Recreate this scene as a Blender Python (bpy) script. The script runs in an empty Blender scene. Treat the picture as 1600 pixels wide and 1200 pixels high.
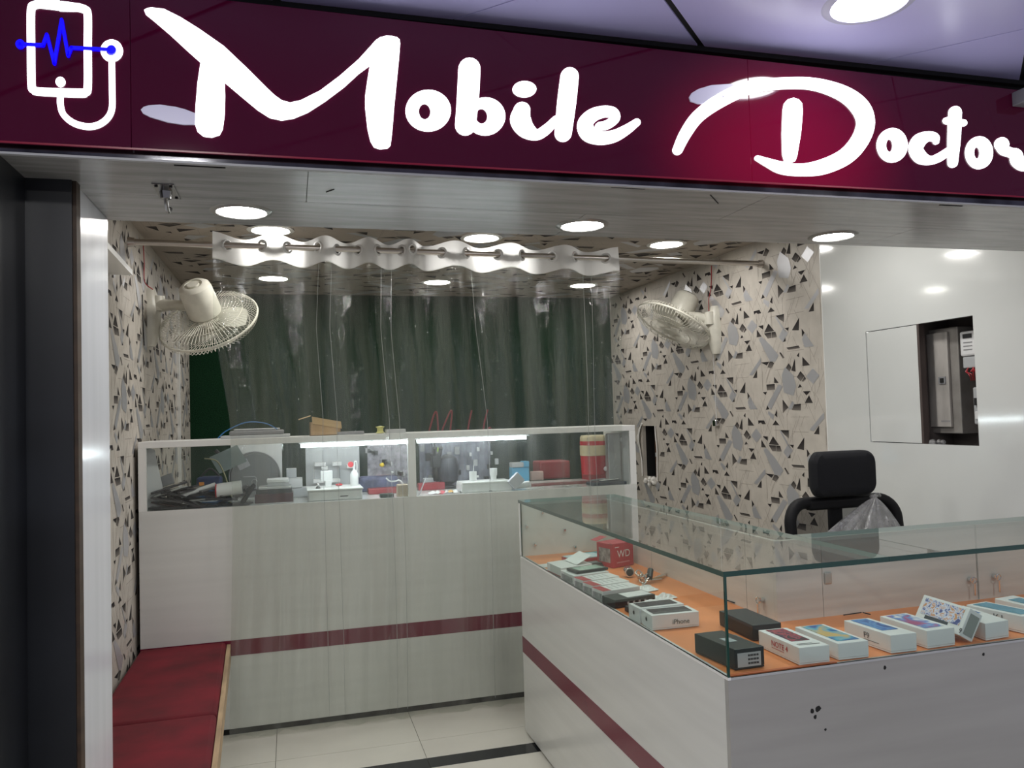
import bpy, bmesh, math, random
from math import sin, cos, pi, radians, sqrt, floor
from mathutils import Vector, Matrix
random.seed(7)
C = bpy.context.scene.collection

# ------------------------------------------------------------------ camera
F_PX, CX, CY = 1240.0, 800.0, 600.0
def _d(x, y): return Vector((x - CX, -(y - CY), -F_PX))
_ry = _d(455, 657).normalized()
_rx = _d(5286, 515); _rx = (_rx - _rx.dot(_ry) * _ry).normalized()
_rz = _rx.cross(_ry)
RM = Matrix((_rx, _ry, _rz))                  # world = RM @ cam
EYE = Vector((0, 0, 1.5))
def ray(x, y): return RM @ _d(x, y)
def onX(x, y, X): v = ray(x, y); return EYE + v * (X / v.x)
def onY(x, y, Y): v = ray(x, y); return EYE + v * (Y / v.y)
def onZ(x, y, Z): v = ray(x, y); return EYE + v * ((Z - 1.5) / v.z)
cam = bpy.data.cameras.new('camera'); camo = bpy.data.objects.new('camera', cam); C.objects.link(camo)
cam.sensor_width = 36; cam.lens = F_PX / 1600 * 36; cam.clip_start = .05
camo.matrix_world = Matrix.Translation(EYE) @ RM.to_4x4()
sc = bpy.context.scene; sc.camera = camo
sc.view_settings.view_transform = 'Standard'; sc.view_settings.look = 'None'
sc.view_settings.gamma = 1; sc.view_settings.exposure = 0.12; sc.view_settings.use_curve_mapping = False
sc.cycles.use_denoising = True
sc.cycles.max_bounces = 10; sc.cycles.transparent_max_bounces = 24
sc.cycles.diffuse_bounces = 4; sc.cycles.glossy_bounces = 5
sc.cycles.caustics_reflective = False; sc.cycles.caustics_refractive = False
sc.cycles.sample_clamp_indirect = 6
# ------------------------------------------------------------------ world and lights
w = bpy.data.worlds.new('night_corridor'); sc.world = w; w.use_nodes = True
w.node_tree.nodes['Background'].inputs[0].default_value = (.46, .46, .53, 1)
w.node_tree.nodes['Background'].inputs[1].default_value = .55
L_LAMP = 62.0        # radiance of the round downlights
L_LED = 34.0
L_SIGN = 2.6
def area(name, loc, size, power, col=(1, 1, 1), rot=(0, 0, 0), shape='DISK'):
    l = bpy.data.lights.new(name, 'AREA'); l.energy = power; l.color = col; l.shape = shape; l.size = size
    o = bpy.data.objects.new(name, l); C.objects.link(o); o.location = loc; o.rotation_euler = rot
    return o
# unseen corridor lights, added to brighten the showcase and counter, and the front row inside the shop hidden by the soffit
for x, y, p in ((-.35, .45, 13), (-.6, -.9, 16), (1.1, -.5, 10), (2.4, .2, 13)):
    area('added_corridor_light', (x, y, 2.385), .2, p, (1, .99, .97))
for x in (.1, 1.1, 2.05):
    area('front_row_lamp', (x, 2.85, 2.46), .17, 7, (1, .985, .95))

# ------------------------------------------------------------------ materials
MATS = {}
def mat(name, col, rough=.5, metal=0, var=0, scale=(8, 8, 8), bump=0, emit=0, ecol=None, spec=None, coat=0, col2=None, detail=4):
    if name in MATS: return MATS[name]
    m = bpy.data.materials.new(name); m.use_nodes = True; MATS[name] = m
    nt = m.node_tree; b = nt.nodes['Principled BSDF']
    b.inputs['Base Color'].default_value = (*col, 1); b.inputs['Roughness'].default_value = rough
    b.inputs['Metallic'].default_value = metal
    if coat: b.inputs['Coat Weight'].default_value = coat; b.inputs['Coat Roughness'].default_value = .06
    if spec is not None: b.inputs['Specular IOR Level'].default_value = spec
    if var or bump or col2:
        tc = nt.nodes.new('ShaderNodeTexCoord'); mp = nt.nodes.new('ShaderNodeMapping'); mp.inputs['Scale'].default_value = scale
        n = nt.nodes.new('ShaderNodeTexNoise'); n.inputs['Scale'].default_value = 1; n.inputs['Detail'].default_value = detail
        nt.links.new(tc.outputs['Object'], mp.inputs[0]); nt.links.new(mp.outputs[0], n.inputs[0])
        r = nt.nodes.new('ShaderNodeValToRGB')
        c2 = col2 or tuple(max(0, c * (1 - var)) for c in col); c1 = col if col2 else tuple(min(1, c * (1 + var * .4)) for c in col)
        r.color_ramp.elements[0].position = .3; r.color_ramp.elements[1].position = .68
        r.color_ramp.elements[0].color = (*c2, 1); r.color_ramp.elements[1].color = (*c1, 1)
        nt.links.new(n.outputs[0], r.inputs[0]); nt.links.new(r.outputs[0], b.inputs['Base Color'])
        if bump:
            bp = nt.nodes.new('ShaderNodeBump'); bp.inputs['Strength'].default_value = bump; bp.inputs['Distance'].default_value = .01
            nt.links.new(n.outputs[0], bp.inputs['Height']); nt.links.new(bp.outputs[0], b.inputs['Normal'])
    if emit:
        b.inputs['Emission Color'].default_value = (*(ecol or col), 1); b.inputs['Emission Strength'].default_value = emit
    return m
white = mat('white_laminate', (.68, .685, .66), .22, var=.05, scale=(1.2, 1.2, 22))
whiteh = mat('white_laminate_level_grain', (.66, .665, .65), .2, var=.08, scale=(1.5, 26, 26))
trimw = mat('white_edge_trim', (.82, .82, .8), .3)
postw = mat('white_pillar_laminate', (.7, .72, .76), .16, var=.06, scale=(20, 20, 1))
soffm = mat('soffit_laminate', (.34, .34, .335), .24, var=.28, scale=(5, 46, 10), coat=.0, detail=6)
maroon = mat('maroon_band', (.16, .012, .035), .25)
blackw = mat('black_paint', (.012, .014, .018), .35, var=.4, scale=(3, 3, 5))
brown = mat('brown_edge', (.05, .028, .015), .6, var=.4, scale=(3, 3, 30))
darkst = mat('dark_polished_steel', (.14, .14, .15), .08, .9, var=.75, scale=(9, 3, 3))
hookm = mat('darkened_chrome', (.28, .28, .28), .2, 1)  # chrome whose dark reflection is put into a darker colour
chrome = mat('chrome', (.75, .75, .75), .15, 1)
steel = mat('brushed_steel', (.62, .58, .54), .3, 1)
dark = mat('dark_gap', (.008, .008, .008), .8)
paper = mat('wallpaper_ground', (.59, .545, .485), .5, var=.1, scale=(14, 14, 14))
green = mat('artificial_grass', (.012, .05, .022), .95, scale=(160, 160, 160), col2=(.003, .012, .006), bump=.6, spec=.1)
velvet = mat('red_velvet', (.13, .0012, .009), .85, var=.45, scale=(6, 6, 6), bump=.15)
velvet.node_tree.nodes['Principled BSDF'].inputs['Sheen Weight'].default_value = .06
velvet.node_tree.nodes['Principled BSDF'].inputs['Sheen Tint'].default_value = (.9, .1, .15, 1)
ply = mat('raw_plywood', (.45, .32, .19), .6, var=.4, scale=(30, 4, 60))
ofan = mat('cream_plastic', (.66, .64, .56), .35, var=.1, scale=(20, 20, 20))
blkc = mat('black_chair_plastic', (.004, .004, .005), .6, spec=.25)
orange = mat('orange_deck_laminate', (.78, .27, .1), .4, var=.12, scale=(6, 6, 6))
blk = mat('black_plastic', (.012, .012, .014), .4)
blkfab = mat('black_fabric', (.003, .0035, .006), .9, bump=.1, scale=(200, 200, 200))
blackbox = mat('black_card', (.022, .028, .03), .4)
wcard = mat('white_card', (.75, .75, .75), .35)
gcard = mat('grey_card', (.45, .46, .47), .45)
redc = mat('red_card', (.42, .03, .04), .4)
tilem = mat('ivory_floor_tile', (.66, .64, .57), .12, var=.07, scale=(3, 3, 3))
tileb = mat('black_granite', (.02, .022, .025), .12, var=.4, scale=(12, 12, 12))
grout = mat('grout', (.2, .19, .17), .8)
ceilm = mat('violet_cast_ceiling_panel', (.62, .60, 1.0), .3, var=.08, scale=(2, 2, 2))  # violet cast of the corridor light is put into the panel colour
plaster = mat('torn_white_plaster', (.8, .78, .74), .8)
kraft = mat('kraft_card', (.5, .33, .17), .75, var=.15, scale=(20, 20, 20))
blue = mat('blue_plastic', (.02, .08, .22), .4)
skyb = mat('light_blue_plastic', (.12, .4, .62), .4)
redp = mat('red_plastic', (.55, .03, .04), .3)
cream = mat('cream_jug_plastic', (.7, .6, .38), .35)
silver = mat('silver_aluminium', (.6, .6, .6), .3, .7)
greyp = mat('grey_plastic', (.25, .25, .26), .5)
wirer = mat('red_wire', (.4, .02, .03), .4)
ltc = mat('lamp_lens', (1, 1, 1), .4, emit=L_LAMP, ecol=(1, .975, .93))
ltso = mat('soffit_lamp_lens', (1, 1, 1), .4, emit=52, ecol=(1, .98, .95))
ltout = mat('corridor_lamp_lens', (1, 1, 1), .4, emit=34, ecol=(.98, .97, 1))
led = mat('led_tube_light', (1, 1, 1), .4, emit=L_LED, ecol=(.86, .92, 1))
sletter = mat('lit_acrylic_letter', (.9, .9, .92), .3, emit=L_SIGN, ecol=(.95, .97, 1))
sdim = mat('faint_glow_acrylic', (.5, .48, .62), .3, emit=.18, ecol=(.8, .78, 1))  # letter pieces that are not lit, with a faint glow put in
sblue = mat('blue_acrylic', (.0, .0, .5), .3, emit=1.0, ecol=(0.004, 0.0, 1))

def transp_mat(name, tint, haze, hazecol, rough=.05, ior=1.5, bump=0, streak=(3, 3, .25), glossmul=1.0, hz_hi=None):
    """clear sheet: see-through + mirror by Fresnel + a patchy pale haze"""
    m = bpy.data.materials.new(name); m.use_nodes = True; nt = m.node_tree; N = nt.nodes
    for n in list(N): N.remove(n)
    out = N.new('ShaderNodeOutputMaterial'); tr = N.new('ShaderNodeBsdfTransparent'); tr.inputs[0].default_value = (*tint, 1)
    gl = N.new('ShaderNodeBsdfGlossy'); gl.inputs['Roughness'].default_value = rough
    ge = N.new('ShaderNodeNewGeometry'); dt = N.new('ShaderNodeVectorMath'); dt.operation = 'DOT_PRODUCT'
    nt.links.new(ge.outputs['Incoming'], dt.inputs[0]); nt.links.new(ge.outputs['Normal'], dt.inputs[1])
    def mth(op, a, b=None):
        q = N.new('ShaderNodeMath'); q.operation = op; nt.links.new(a, q.inputs[0])
        if b is not None: q.inputs[1].default_value = b
        return q
    ab = mth('ABSOLUTE', dt.outputs['Value']); iv = N.new('ShaderNodeMath'); iv.operation = 'SUBTRACT'; iv.inputs[0].default_value = 1; nt.links.new(ab.outputs[0], iv.inputs[1])
    pw = mth('POWER', iv.outputs[0], 5.0); r0 = ((ior - 1) / (ior + 1)) ** 2
    ml = mth('MULTIPLY', pw.outputs[0], 1 - r0); fr = mth('ADD', ml.outputs[0], r0)
    mx = N.new('ShaderNodeMixShader')
    src = tr
    tc = N.new('ShaderNodeTexCoord'); mp = N.new('ShaderNodeMapping'); mp.inputs['Scale'].default_value = streak
    nt.links.new(tc.outputs['Object'], mp.inputs[0])
    if haze:
        no = N.new('ShaderNodeTexNoise'); no.inputs['Scale'].default_value = 2.2; no.inputs['Detail'].default_value = 5
        nt.links.new(mp.outputs[0], no.inputs[0])
        mr = N.new('ShaderNodeMapRange'); mr.inputs[1].default_value = .3; mr.inputs[2].default_value = .72
        mr.inputs[3].default_value = haze * .25; mr.inputs[4].default_value = hz_hi or haze * 1.6
        nt.links.new(no.outputs[0], mr.inputs[0])
        di = N.new('ShaderNodeBsdfDiffuse'); di.inputs[0].default_value = (*hazecol, 1)
        tl = N.new('ShaderNodeBsdfTranslucent'); tl.inputs[0].default_value = (*hazecol, 1)
        ad = N.new('ShaderNodeMixShader'); ad.inputs[0].default_value = .45
        nt.links.new(di.outputs[0], ad.inputs[1]); nt.links.new(tl.outputs[0], ad.inputs[2])
        m2 = N.new('ShaderNodeMixShader'); nt.links.new(mr.outputs[0], m2.inputs[0])
        nt.links.new(tr.outputs[0], m2.inputs[1]); nt.links.new(ad.outputs[0], m2.inputs[2]); src = m2
    if bump:
        mp2 = N.new('ShaderNodeMapping'); mp2.inputs['Scale'].default_value = (48, 48, 9)
        nt.links.new(tc.outputs['Object'], mp2.inputs[0])
        nb = N.new('ShaderNodeTexNoise'); nb.inputs['Scale'].default_value = 1; nb.inputs['Detail'].default_value = 6
        nt.links.new(mp2.outputs[0], nb.inputs[0])
        bp = N.new('ShaderNodeBump'); bp.inputs['Strength'].default_value = bump; bp.inputs['Distance'].default_value = .02
        nt.links.new(nb.outputs[0], bp.inputs['Height'])
        nt.links.new(bp.outputs[0], gl.inputs['Normal'])
    fm = N.new('ShaderNodeMath'); fm.operation = 'MULTIPLY'; fm.inputs[1].default_value = glossmul; fm.use_clamp = True
    nt.links.new(fr.outputs[0], fm.inputs[0]); nt.links.new(fm.outputs[0], mx.inputs[0])
    nt.links.new(src.outputs[0], mx.inputs[1]); nt.links.new(gl.outputs[0], mx.inputs[2]); nt.links.new(mx.outputs[0], out.inputs[0])
    return m
pvc = transp_mat('clear_pvc_film', (.90, .92, .89), .10, (.58, .6, .56), .035, 1.5, .3, (5.5, 5.5, .3), 1.35, .17)
glass = transp_mat('counter_glass', (.93, .97, .95), 0, (0, 0, 0), .0, 1.45, 0, glossmul=.9)
caseglass = transp_mat('case_glass', (.97, .99, .98), .03, (.7, .72, .72), .02, 1.45, 0, (2, 2, 2), .6)
gedge = mat('green_glass_edge', (.004, .05, .038), .1, coat=1)
bagm = transp_mat('clear_bag_plastic', (.85, .85, .85), .3, (.7, .7, .72), .2, 1.5, .5, (8, 8, 8), 2.5)
meshm = transp_mat('chair_mesh_fabric', (.55, .55, .55), 0, (0, 0, 0), .6, 1.3)
# chair mesh: dark net with real gaps between threads left to a fine weave
nt = meshm.node_tree
_df = nt.nodes.new('ShaderNodeBsdfDiffuse'); _df.inputs[0].default_value = (.02, .02, .022, 1)
_mx = nt.nodes.new('ShaderNodeMixShader'); _mx.inputs[0].default_value = .45
_o = [n for n in nt.nodes if n.type == 'OUTPUT_MATERIAL'][0]
nt.links.new(_o.inputs[0].links[0].from_socket, _mx.inputs[1]); nt.links.new(_df.outputs[0], _mx.inputs[2]); nt.links.new(_mx.outputs[0], _o.inputs[0])

# backlit maroon acrylic: stronger lamp behind the big D
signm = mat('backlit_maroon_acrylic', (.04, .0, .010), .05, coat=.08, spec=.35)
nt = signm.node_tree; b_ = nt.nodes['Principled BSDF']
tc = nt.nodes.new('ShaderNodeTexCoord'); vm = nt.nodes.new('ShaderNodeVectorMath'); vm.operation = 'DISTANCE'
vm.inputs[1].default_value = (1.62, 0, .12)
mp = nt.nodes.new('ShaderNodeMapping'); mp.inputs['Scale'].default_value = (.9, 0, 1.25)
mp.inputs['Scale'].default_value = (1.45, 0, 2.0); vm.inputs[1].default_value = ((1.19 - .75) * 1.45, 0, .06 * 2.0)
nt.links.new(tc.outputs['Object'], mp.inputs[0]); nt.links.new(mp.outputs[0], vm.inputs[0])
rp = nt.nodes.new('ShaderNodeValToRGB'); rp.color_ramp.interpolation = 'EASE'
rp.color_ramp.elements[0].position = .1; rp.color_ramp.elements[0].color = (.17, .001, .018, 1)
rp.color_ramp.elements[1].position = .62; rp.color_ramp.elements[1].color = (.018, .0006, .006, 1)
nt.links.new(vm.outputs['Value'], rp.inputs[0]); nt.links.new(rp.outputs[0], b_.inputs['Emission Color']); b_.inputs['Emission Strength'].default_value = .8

# wallpaper print colour read from a colour attribute
def attr_mat(name, rough, metal=0):
    m = bpy.data.materials.new(name); m.use_nodes = True
    a = m.node_tree.nodes.new('ShaderNodeAttribute'); a.attribute_name = 'ink'
    b = m.node_tree.nodes['Principled BSDF']; b.inputs['Roughness'].default_value = rough; b.inputs['Metallic'].default_value = metal
    m.node_tree.links.new(a.outputs['Color'], b.inputs['Base Color']); b.inputs['Specular IOR Level'].default_value = .5 if metal else .15; return m
inkm = attr_mat('wallpaper_dark_ink', .75); foilm = attr_mat('wallpaper_silver_foil', .38, .35)

# ------------------------------------------------------------------ mesh helpers
class MB:
    def __init__(s): s.v = []; s.f = []; s.m = []
    def add(s, vs, fs, mi=0):
        o = len(s.v); s.v += [Vector(p) for p in vs]; s.f += [tuple(i + o for i in f) for f in fs]; s.m += [mi] * len(fs); return s
    def box(s, x0, x1, y0, y1, z0, z1, mi=0):
        vs = [(x, y, z) for x in (x0, x1) for y in (y0, y1) for z in (z0, z1)]
        return s.add(vs, [(0, 1, 3, 2), (4, 6, 7, 5), (0, 4, 5, 1), (2, 3, 7, 6), (0, 2, 6, 4), (1, 5, 7, 3)], mi)
    def obox(s, o, a, b, c, mi=0):
        o, a, b, c = map(Vector, (o, a, b, c))
        vs = [o + a * i + b * j + c * k for i in (0, 1) for j in (0, 1) for k in (0, 1)]
        return s.add(vs, [(0, 1, 3, 2), (4, 6, 7, 5), (0, 4, 5, 1), (2, 3, 7, 6), (0, 2, 6, 4), (1, 5, 7, 3)], mi)
    def lathe(s, prof, o=(0, 0, 0), ax=(0, 0, 1), n=24, mi=0, cap0=False, cap1=False):
        o = Vector(o); ax = Vector(ax).normalized(); u = ax.orthogonal().normalized(); v = ax.cross(u); base = len(s.v)
        for r, h in prof:
            for k in range(n):
                t = 2 * pi * k / n; s.v.append(o + ax * h + u * (r * cos(t)) + v * (r * sin(t)))
        for i in range(len(prof) - 1):
            for k in range(n):
                k2 = (k + 1) % n
                s.f.append((base + i * n + k, base + i * n + k2, base + (i + 1) * n + k2, base + (i + 1) * n + k)); s.m.append(mi)
        if cap0: s.f.append(tuple(base + k for k in range(n - 1, -1, -1))); s.m.append(mi)
        if cap1: s.f.append(tuple(base + (len(prof) - 1) * n + k for k in range(n))); s.m.append(mi)
        return s
    def cyl(s, p0, p1, r0, r1=None, n=16, mi=0):
        p0, p1 = Vector(p0), Vector(p1); r1 = r0 if r1 is None else r1
        return s.lathe([(r0, 0), (r1, (p1 - p0).length)], p0, p1 - p0, n, mi, True, True)
    def tube(s, path, r, n=6, mi=0, closed=False):
        P = [Vector(p) for p in path]; base = len(s.v); N = len(P)
        rr = r if isinstance(r, (list, tuple)) else [r] * N
        up = None
        for i, p in enumerate(P):
            a = P[(i - 1) % N] if (closed or i > 0) else p; b = P[(i + 1) % N] if (closed or i < N - 1) else p
            t = (b - a); t = t.normalized() if t.length > 1e-9 else Vector((0, 0, 1))
            if up is None: up = t.orthogonal().normalized()
            up = (up - t * up.dot(t)); up = up.normalized() if up.length > 1e-6 else t.orthogonal().normalized()
            w_ = t.cross(up)
            for k in range(n):
                q = 2 * pi * k / n; s.v.append(p + up * (rr[i] * cos(q)) + w_ * (rr[i] * sin(q)))
        R = N if closed else N - 1
        for i in range(R):
            for k in range(n):
                i2 = (i + 1) % N; k2 = (k + 1) % n
                s.f.append((base + i * n + k, base + i * n + k2, base + i2 * n + k2, base + i2 * n + k)); s.m.append(mi)
        if not closed:
            s.f.append(tuple(base + k for k in range(n - 1, -1, -1))); s.m.append(mi)
            s.f.append(tuple(base + (N - 1) * n + k for k in range(n))); s.m.append(mi)
        return s
    def prism(s, pts, ext, mi=0):
        n = len(pts); e = Vector(ext); base = len(s.v)
        s.v += [Vector(p) for p in pts] + [Vector(p) + e for p in pts]
        s.f.append(tuple(base + i for i in range(n))); s.f.append(tuple(base + n + i for i in range(n - 1, -1, -1))); s.m += [mi, mi]
        for i in range(n):
            j = (i + 1) % n; s.f.append((base + i, base + j, base + n + j, base + n + i)); s.m.append(mi)
        return s
    def ball(s, c, r, n=12, m=8, mi=0, sc=(1, 1, 1)):
        c = Vector(c); base = len(s.v); s.v.append(c + Vector((0, 0, r * sc[2])))
        for i in range(1, m):
            for k in range(n):
                a = pi * i / m; t = 2 * pi * k / n
                s.v.append(c + Vector((r * sc[0] * sin(a) * cos(t), r * sc[1] * sin(a) * sin(t), r * sc[2] * cos(a))))
        s.v.append(c - Vector((0, 0, r * sc[2]))); last = len(s.v) - 1
        for k in range(n):
            s.f.append((base, base + 1 + k, base + 1 + (k + 1) % n)); s.m.append(mi)
            o = base + 1 + (m - 2) * n; s.f.append((last, o + (k + 1) % n, o + k)); s.m.append(mi)
        for i in range(m - 2):
            for k in range(n):
                a = base + 1 + i * n; k2 = (k + 1) % n
                s.f.append((a + k, a + n + k, a + n + k2, a + k2)); s.m.append(mi)
        return s
    def build(s, name, mats, parent=None, smooth=False, bevel=0, label=None, kind=None, seg=2):
        org = ORG.get(parent.name, Vector((0, 0, 0))) if parent else Vector((0, 0, 0))
        me = bpy.data.meshes.new(name); me.from_pydata([tuple(p - org) for p in s.v], [], s.f)
        for m in (mats if isinstance(mats, (list, tuple)) else [mats]): me.materials.append(m)
        if max(s.m, default=0): me.polygons.foreach_set('material_index', s.m)
        bm = bmesh.new(); bm.from_mesh(me); bmesh.ops.recalc_face_normals(bm, faces=bm.faces); bm.to_mesh(me); bm.free()
        if smooth: me.shade_smooth() if not bevel else None
        o = bpy.data.objects.new(name, me); C.objects.link(o)
        if parent: o.parent = parent; ORG[o.name] = org
        if bevel:
            bv = o.modifiers.new('bevel', 'BEVEL'); bv.width = bevel; bv.segments = seg; bv.limit_method = 'ANGLE'; bv.angle_limit = radians(40)
        if smooth: me.set_sharp_from_angle(angle=radians(38))
        if label: o['label'] = label
        if kind: o['kind'] = kind
        return o
ORG = {}
def tag(o, label, cat, group=None):
    o['label'] = label; o['category'] = cat
    if group: o['group'] = group
    return o
def thing(name, loc, label, cat, group=None):
    o = bpy.data.objects.new(name, None); C.objects.link(o); o.location = loc; o.empty_display_size = .05
    ORG[o.name] = Vector(loc); return tag(o, label, cat, group)
def struct(o): o['kind'] = 'structure'; return o
def dup(root, loc, label, group=None):
    r = root.copy(); C.objects.link(r); r.location = loc; r['label'] = label
    if group: r['group'] = group
    for ch in root.children:
        c = ch.copy(); C.objects.link(c); c.parent = r
        for g in ch.children:
            d = g.copy(); C.objects.link(d); d.parent = c
    return r
def smoothpath(P, n=8, closed=False):
    """Catmull-Rom through tuples of any length"""
    out = []; N = len(P)
    for i in range(N if closed else N - 1):
        g = lambda k: P[k % N] if closed else P[max(0, min(N - 1, k))]
        p0, p1, p2, p3 = g(i - 1), g(i), g(i + 1), g(i + 2)
        for k in range(n):
            t = k / n
            out.append(tuple(.5 * ((2 * b) + (c - a) * t + (2 * a - 5 * b + 4 * c - d) * t * t + (3 * b - a - 3 * c + d) * t ** 3) for a, b, c, d in zip(p0, p1, p2, p3)))
    if not closed: out.append(tuple(P[-1]))
    return out
def text(name, s, size, o, ux, uy, m, parent, align='LEFT', label=None):
    """flat lettering: origin o, right vector ux, up vector uy"""
    cu = bpy.data.curves.new('lettering', 'FONT'); cu.body = s; cu.size = size; cu.align_x = align; cu.resolution_u = 3; cu.extrude = .0002
    t = bpy.data.objects.new('lettering', cu)
    C.objects.link(t); bpy.context.view_layer.update()
    me = bpy.data.meshes.new_from_object(t); C.objects.unlink(t); bpy.data.objects.remove(t)
    ux = Vector(ux).normalized(); uy = Vector(uy); uy = (uy - ux * uy.dot(ux)).normalized(); uz = ux.cross(uy)
    org = ORG.get(parent.name, Vector((0, 0, 0)))
    M = Matrix((ux, uy, uz)).transposed().to_4x4(); M.translation = Vector(o) - org + uz * .0006
    me.transform(M); me.materials.clear(); me.materials.append(m)
    ob = bpy.data.objects.new(name, me); C.objects.link(ob); ob.parent = parent
    if label: ob['label'] = label
    return ob

# ------------------------------------------------------------------ dimensions
XL, XR = -.72, 2.65
YB, YG = 4.095, 6.3            # front of the back counter, grass wall
ZC, ZS, ZO = 2.469, 2.033, 2.40  # inner ceiling, soffit, corridor ceiling
XW = 2.65                      # white glossy part of the right wall (panel face)
# ------------------------------------------------------------------ wallpaper print
Z1 = lambda x, y: (1140 + x / 6, 480 + y / 6)
darkp = [[(438,82),(507,68),(507,135),(470,112)],[(272,178),(314,170),(314,208)],[(365,160),(330,235),(415,222)],
 [(328,248),(388,238),(390,285),(360,292)],[(396,237),(428,232),(442,275),(398,285)],[(258,215),(258,280),(298,272)],
 [(520,198),(555,190),(548,220)],[(650,105),(590,212),(648,212)],[(522,268),(498,325),(526,318)],[(678,205),(702,238),(680,272)],
 [(540,380),(642,362),(655,382),(560,398)],[(470,430),(480,425),(513,470),(498,478)],[(652,425),(652,468),(632,455)],
 [(300,520),(368,512),(350,545)],[(385,498),(415,528),(390,570),(360,560)],[(555,530),(578,565),(560,605),(525,580)],
 [(612,490),(618,600),(582,590)],[(686,470),(686,548),(750,540)],[(808,485),(870,478),(888,510),(850,515),(835,500),(810,518)],
 [(665,605),(700,645),(668,690),(635,655)],[(705,650),(715,672),(690,698),(680,690)],[(660,722),(678,748),(642,755)],
 [(692,790),(755,788),(722,825)],[(745,830),(710,895),(778,895)],[(420,655),(420,708),(458,708)],
 [(350,728),(420,722),(422,770),(355,775)],[(256,595),(258,660),(222,662)],[(315,798),(350,795),(338,822)],
 [(355,925),(372,955),(342,962)],[(500,872),(550,940),(520,965),(503,990)],[(610,915),(665,908),(665,965),(590,960)],
 [(445,965),(447,1030),(425,1010)],[(432,1065),(465,1105),(405,1105)]]
foilp = [[(780,570),(845,640),(785,720),(720,650)],[(425,90),(440,88),(535,235),(490,195)],[(500,200),(550,240),(500,328),(460,280)],
 [(705,240),(760,320),(795,365),(705,375),(680,300)],[(300,275),(380,350),(460,450),(430,510),(380,510),(275,300)],
 [(520,560),(600,640),(625,740),(600,830),(510,800),(490,640)],[(460,720),(500,740),(390,960),(355,920)],
 [(885,985),(890,1040),(790,1160),(750,1150)],[(590,880),(610,900),(580,960),(550,950)],[(365,970),(420,1010),(410,1060),(360,1000)]]
def _uv(poly, g=1.12):
    r = []; cx_ = sum(p[0] for p in poly) / len(poly); cy_ = sum(p[1] for p in poly) / len(poly)
    poly = [(cx_ + (x - cx_) * g, cy_ + (y - cy_) * g) for x, y in poly]
    for x, y in poly:
        p = onX(*Z1(x, y), XR); r.append((-p.y, p.z))
    return r
DP = [_uv(p) for p in darkp]; FP = [_uv(p, 1.0) for p in foilp]
# thin printed construction lines between the shapes, long narrow strips
LP = []
for i in range(64):
    a = random.choice((0, pi / 2, 1.02, -1.02, 1.02, -1.02)); u = -3.5 - random.random() * .55; v = 1.4 + random.random() * .646
    ln = random.uniform(.06, .24); du, dv = cos(a) * ln, sin(a) * ln; nu, nv = -sin(a) * .0010, cos(a) * .0010
    LP.append([(u - nu, v - nv), (u + du - nu, v + dv - nv), (u + du + nu, v + dv + nv), (u + nu, v + nv)])
def wallpaper(name, u0, u1, v0, v1, to3, ok=lambda u, v: True, parent=None, flip=1):
    vs, fs, mi, ink = [], [], [], []
    for i in range(-8, 24):
        for j in range(-10, 20):
            ou = i * .55; ov = i * -.323 + j * .646
            cu, cv = -3.8 + ou, 1.7 + ov
            if cu < u0 - .8 or cu > u1 + .8 or cv < v0 - .9 or cv > v1 + .9: continue
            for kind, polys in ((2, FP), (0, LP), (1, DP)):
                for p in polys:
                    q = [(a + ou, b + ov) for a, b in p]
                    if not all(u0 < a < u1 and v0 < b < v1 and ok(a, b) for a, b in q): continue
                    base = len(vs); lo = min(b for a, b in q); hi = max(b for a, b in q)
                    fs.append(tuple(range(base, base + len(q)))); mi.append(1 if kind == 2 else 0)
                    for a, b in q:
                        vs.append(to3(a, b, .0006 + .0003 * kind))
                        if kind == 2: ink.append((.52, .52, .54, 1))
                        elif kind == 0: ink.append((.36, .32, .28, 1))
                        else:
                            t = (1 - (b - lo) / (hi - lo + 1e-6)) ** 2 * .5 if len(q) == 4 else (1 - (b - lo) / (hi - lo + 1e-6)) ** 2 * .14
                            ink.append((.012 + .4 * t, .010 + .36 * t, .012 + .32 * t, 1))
    me = bpy.data.meshes.new(name); me.from_pydata(vs, [], fs); me.materials.append(inkm); me.materials.append(foilm)
    me.polygons.foreach_set('material_index', mi)
    ca = me.color_attributes.new('ink', 'FLOAT_COLOR', 'POINT')
    for k, c in enumerate(ink): ca.data[k].color = c
    o = bpy.data.objects.new(name, me); C.objects.link(o); o.parent = parent; o['kind'] = 'stuff'; return o

# ------------------------------------------------------------------ shell
TS = .64
fl = struct(MB().box(-1.6, 3.0, -2.6, YG, -.06, -.006).build('floor', grout))
tile_me = None
def tile(x0, x1, y0, y1, m=tilem):
    x0 = max(x0, -1.2); x1 = min(x1, XR); y1 = min(y1, YG)
    if x1 - x0 < .02 or y1 - y0 < .02: return
    MB().box(x0 + .0012, x1 - .0012, y0 + .0012, y1 - .0012, -.006, 0).build('tile', m, fl)
for i in range(-1, 5):
    x0 = -.093 + i * TS
    for (a, b) in ((1.0, 1.56), (1.56, 2.18), (2.18, 2.80), (2.80, 3.43), (3.53, 3.725)): tile(x0, x0 + TS, a, b)
    y = 3.725
    while y < YG: tile(x0, x0 + TS, y, y + TS); y += TS
    tile(x0, x0 + TS, 3.43, 3.53, tileb)
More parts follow.
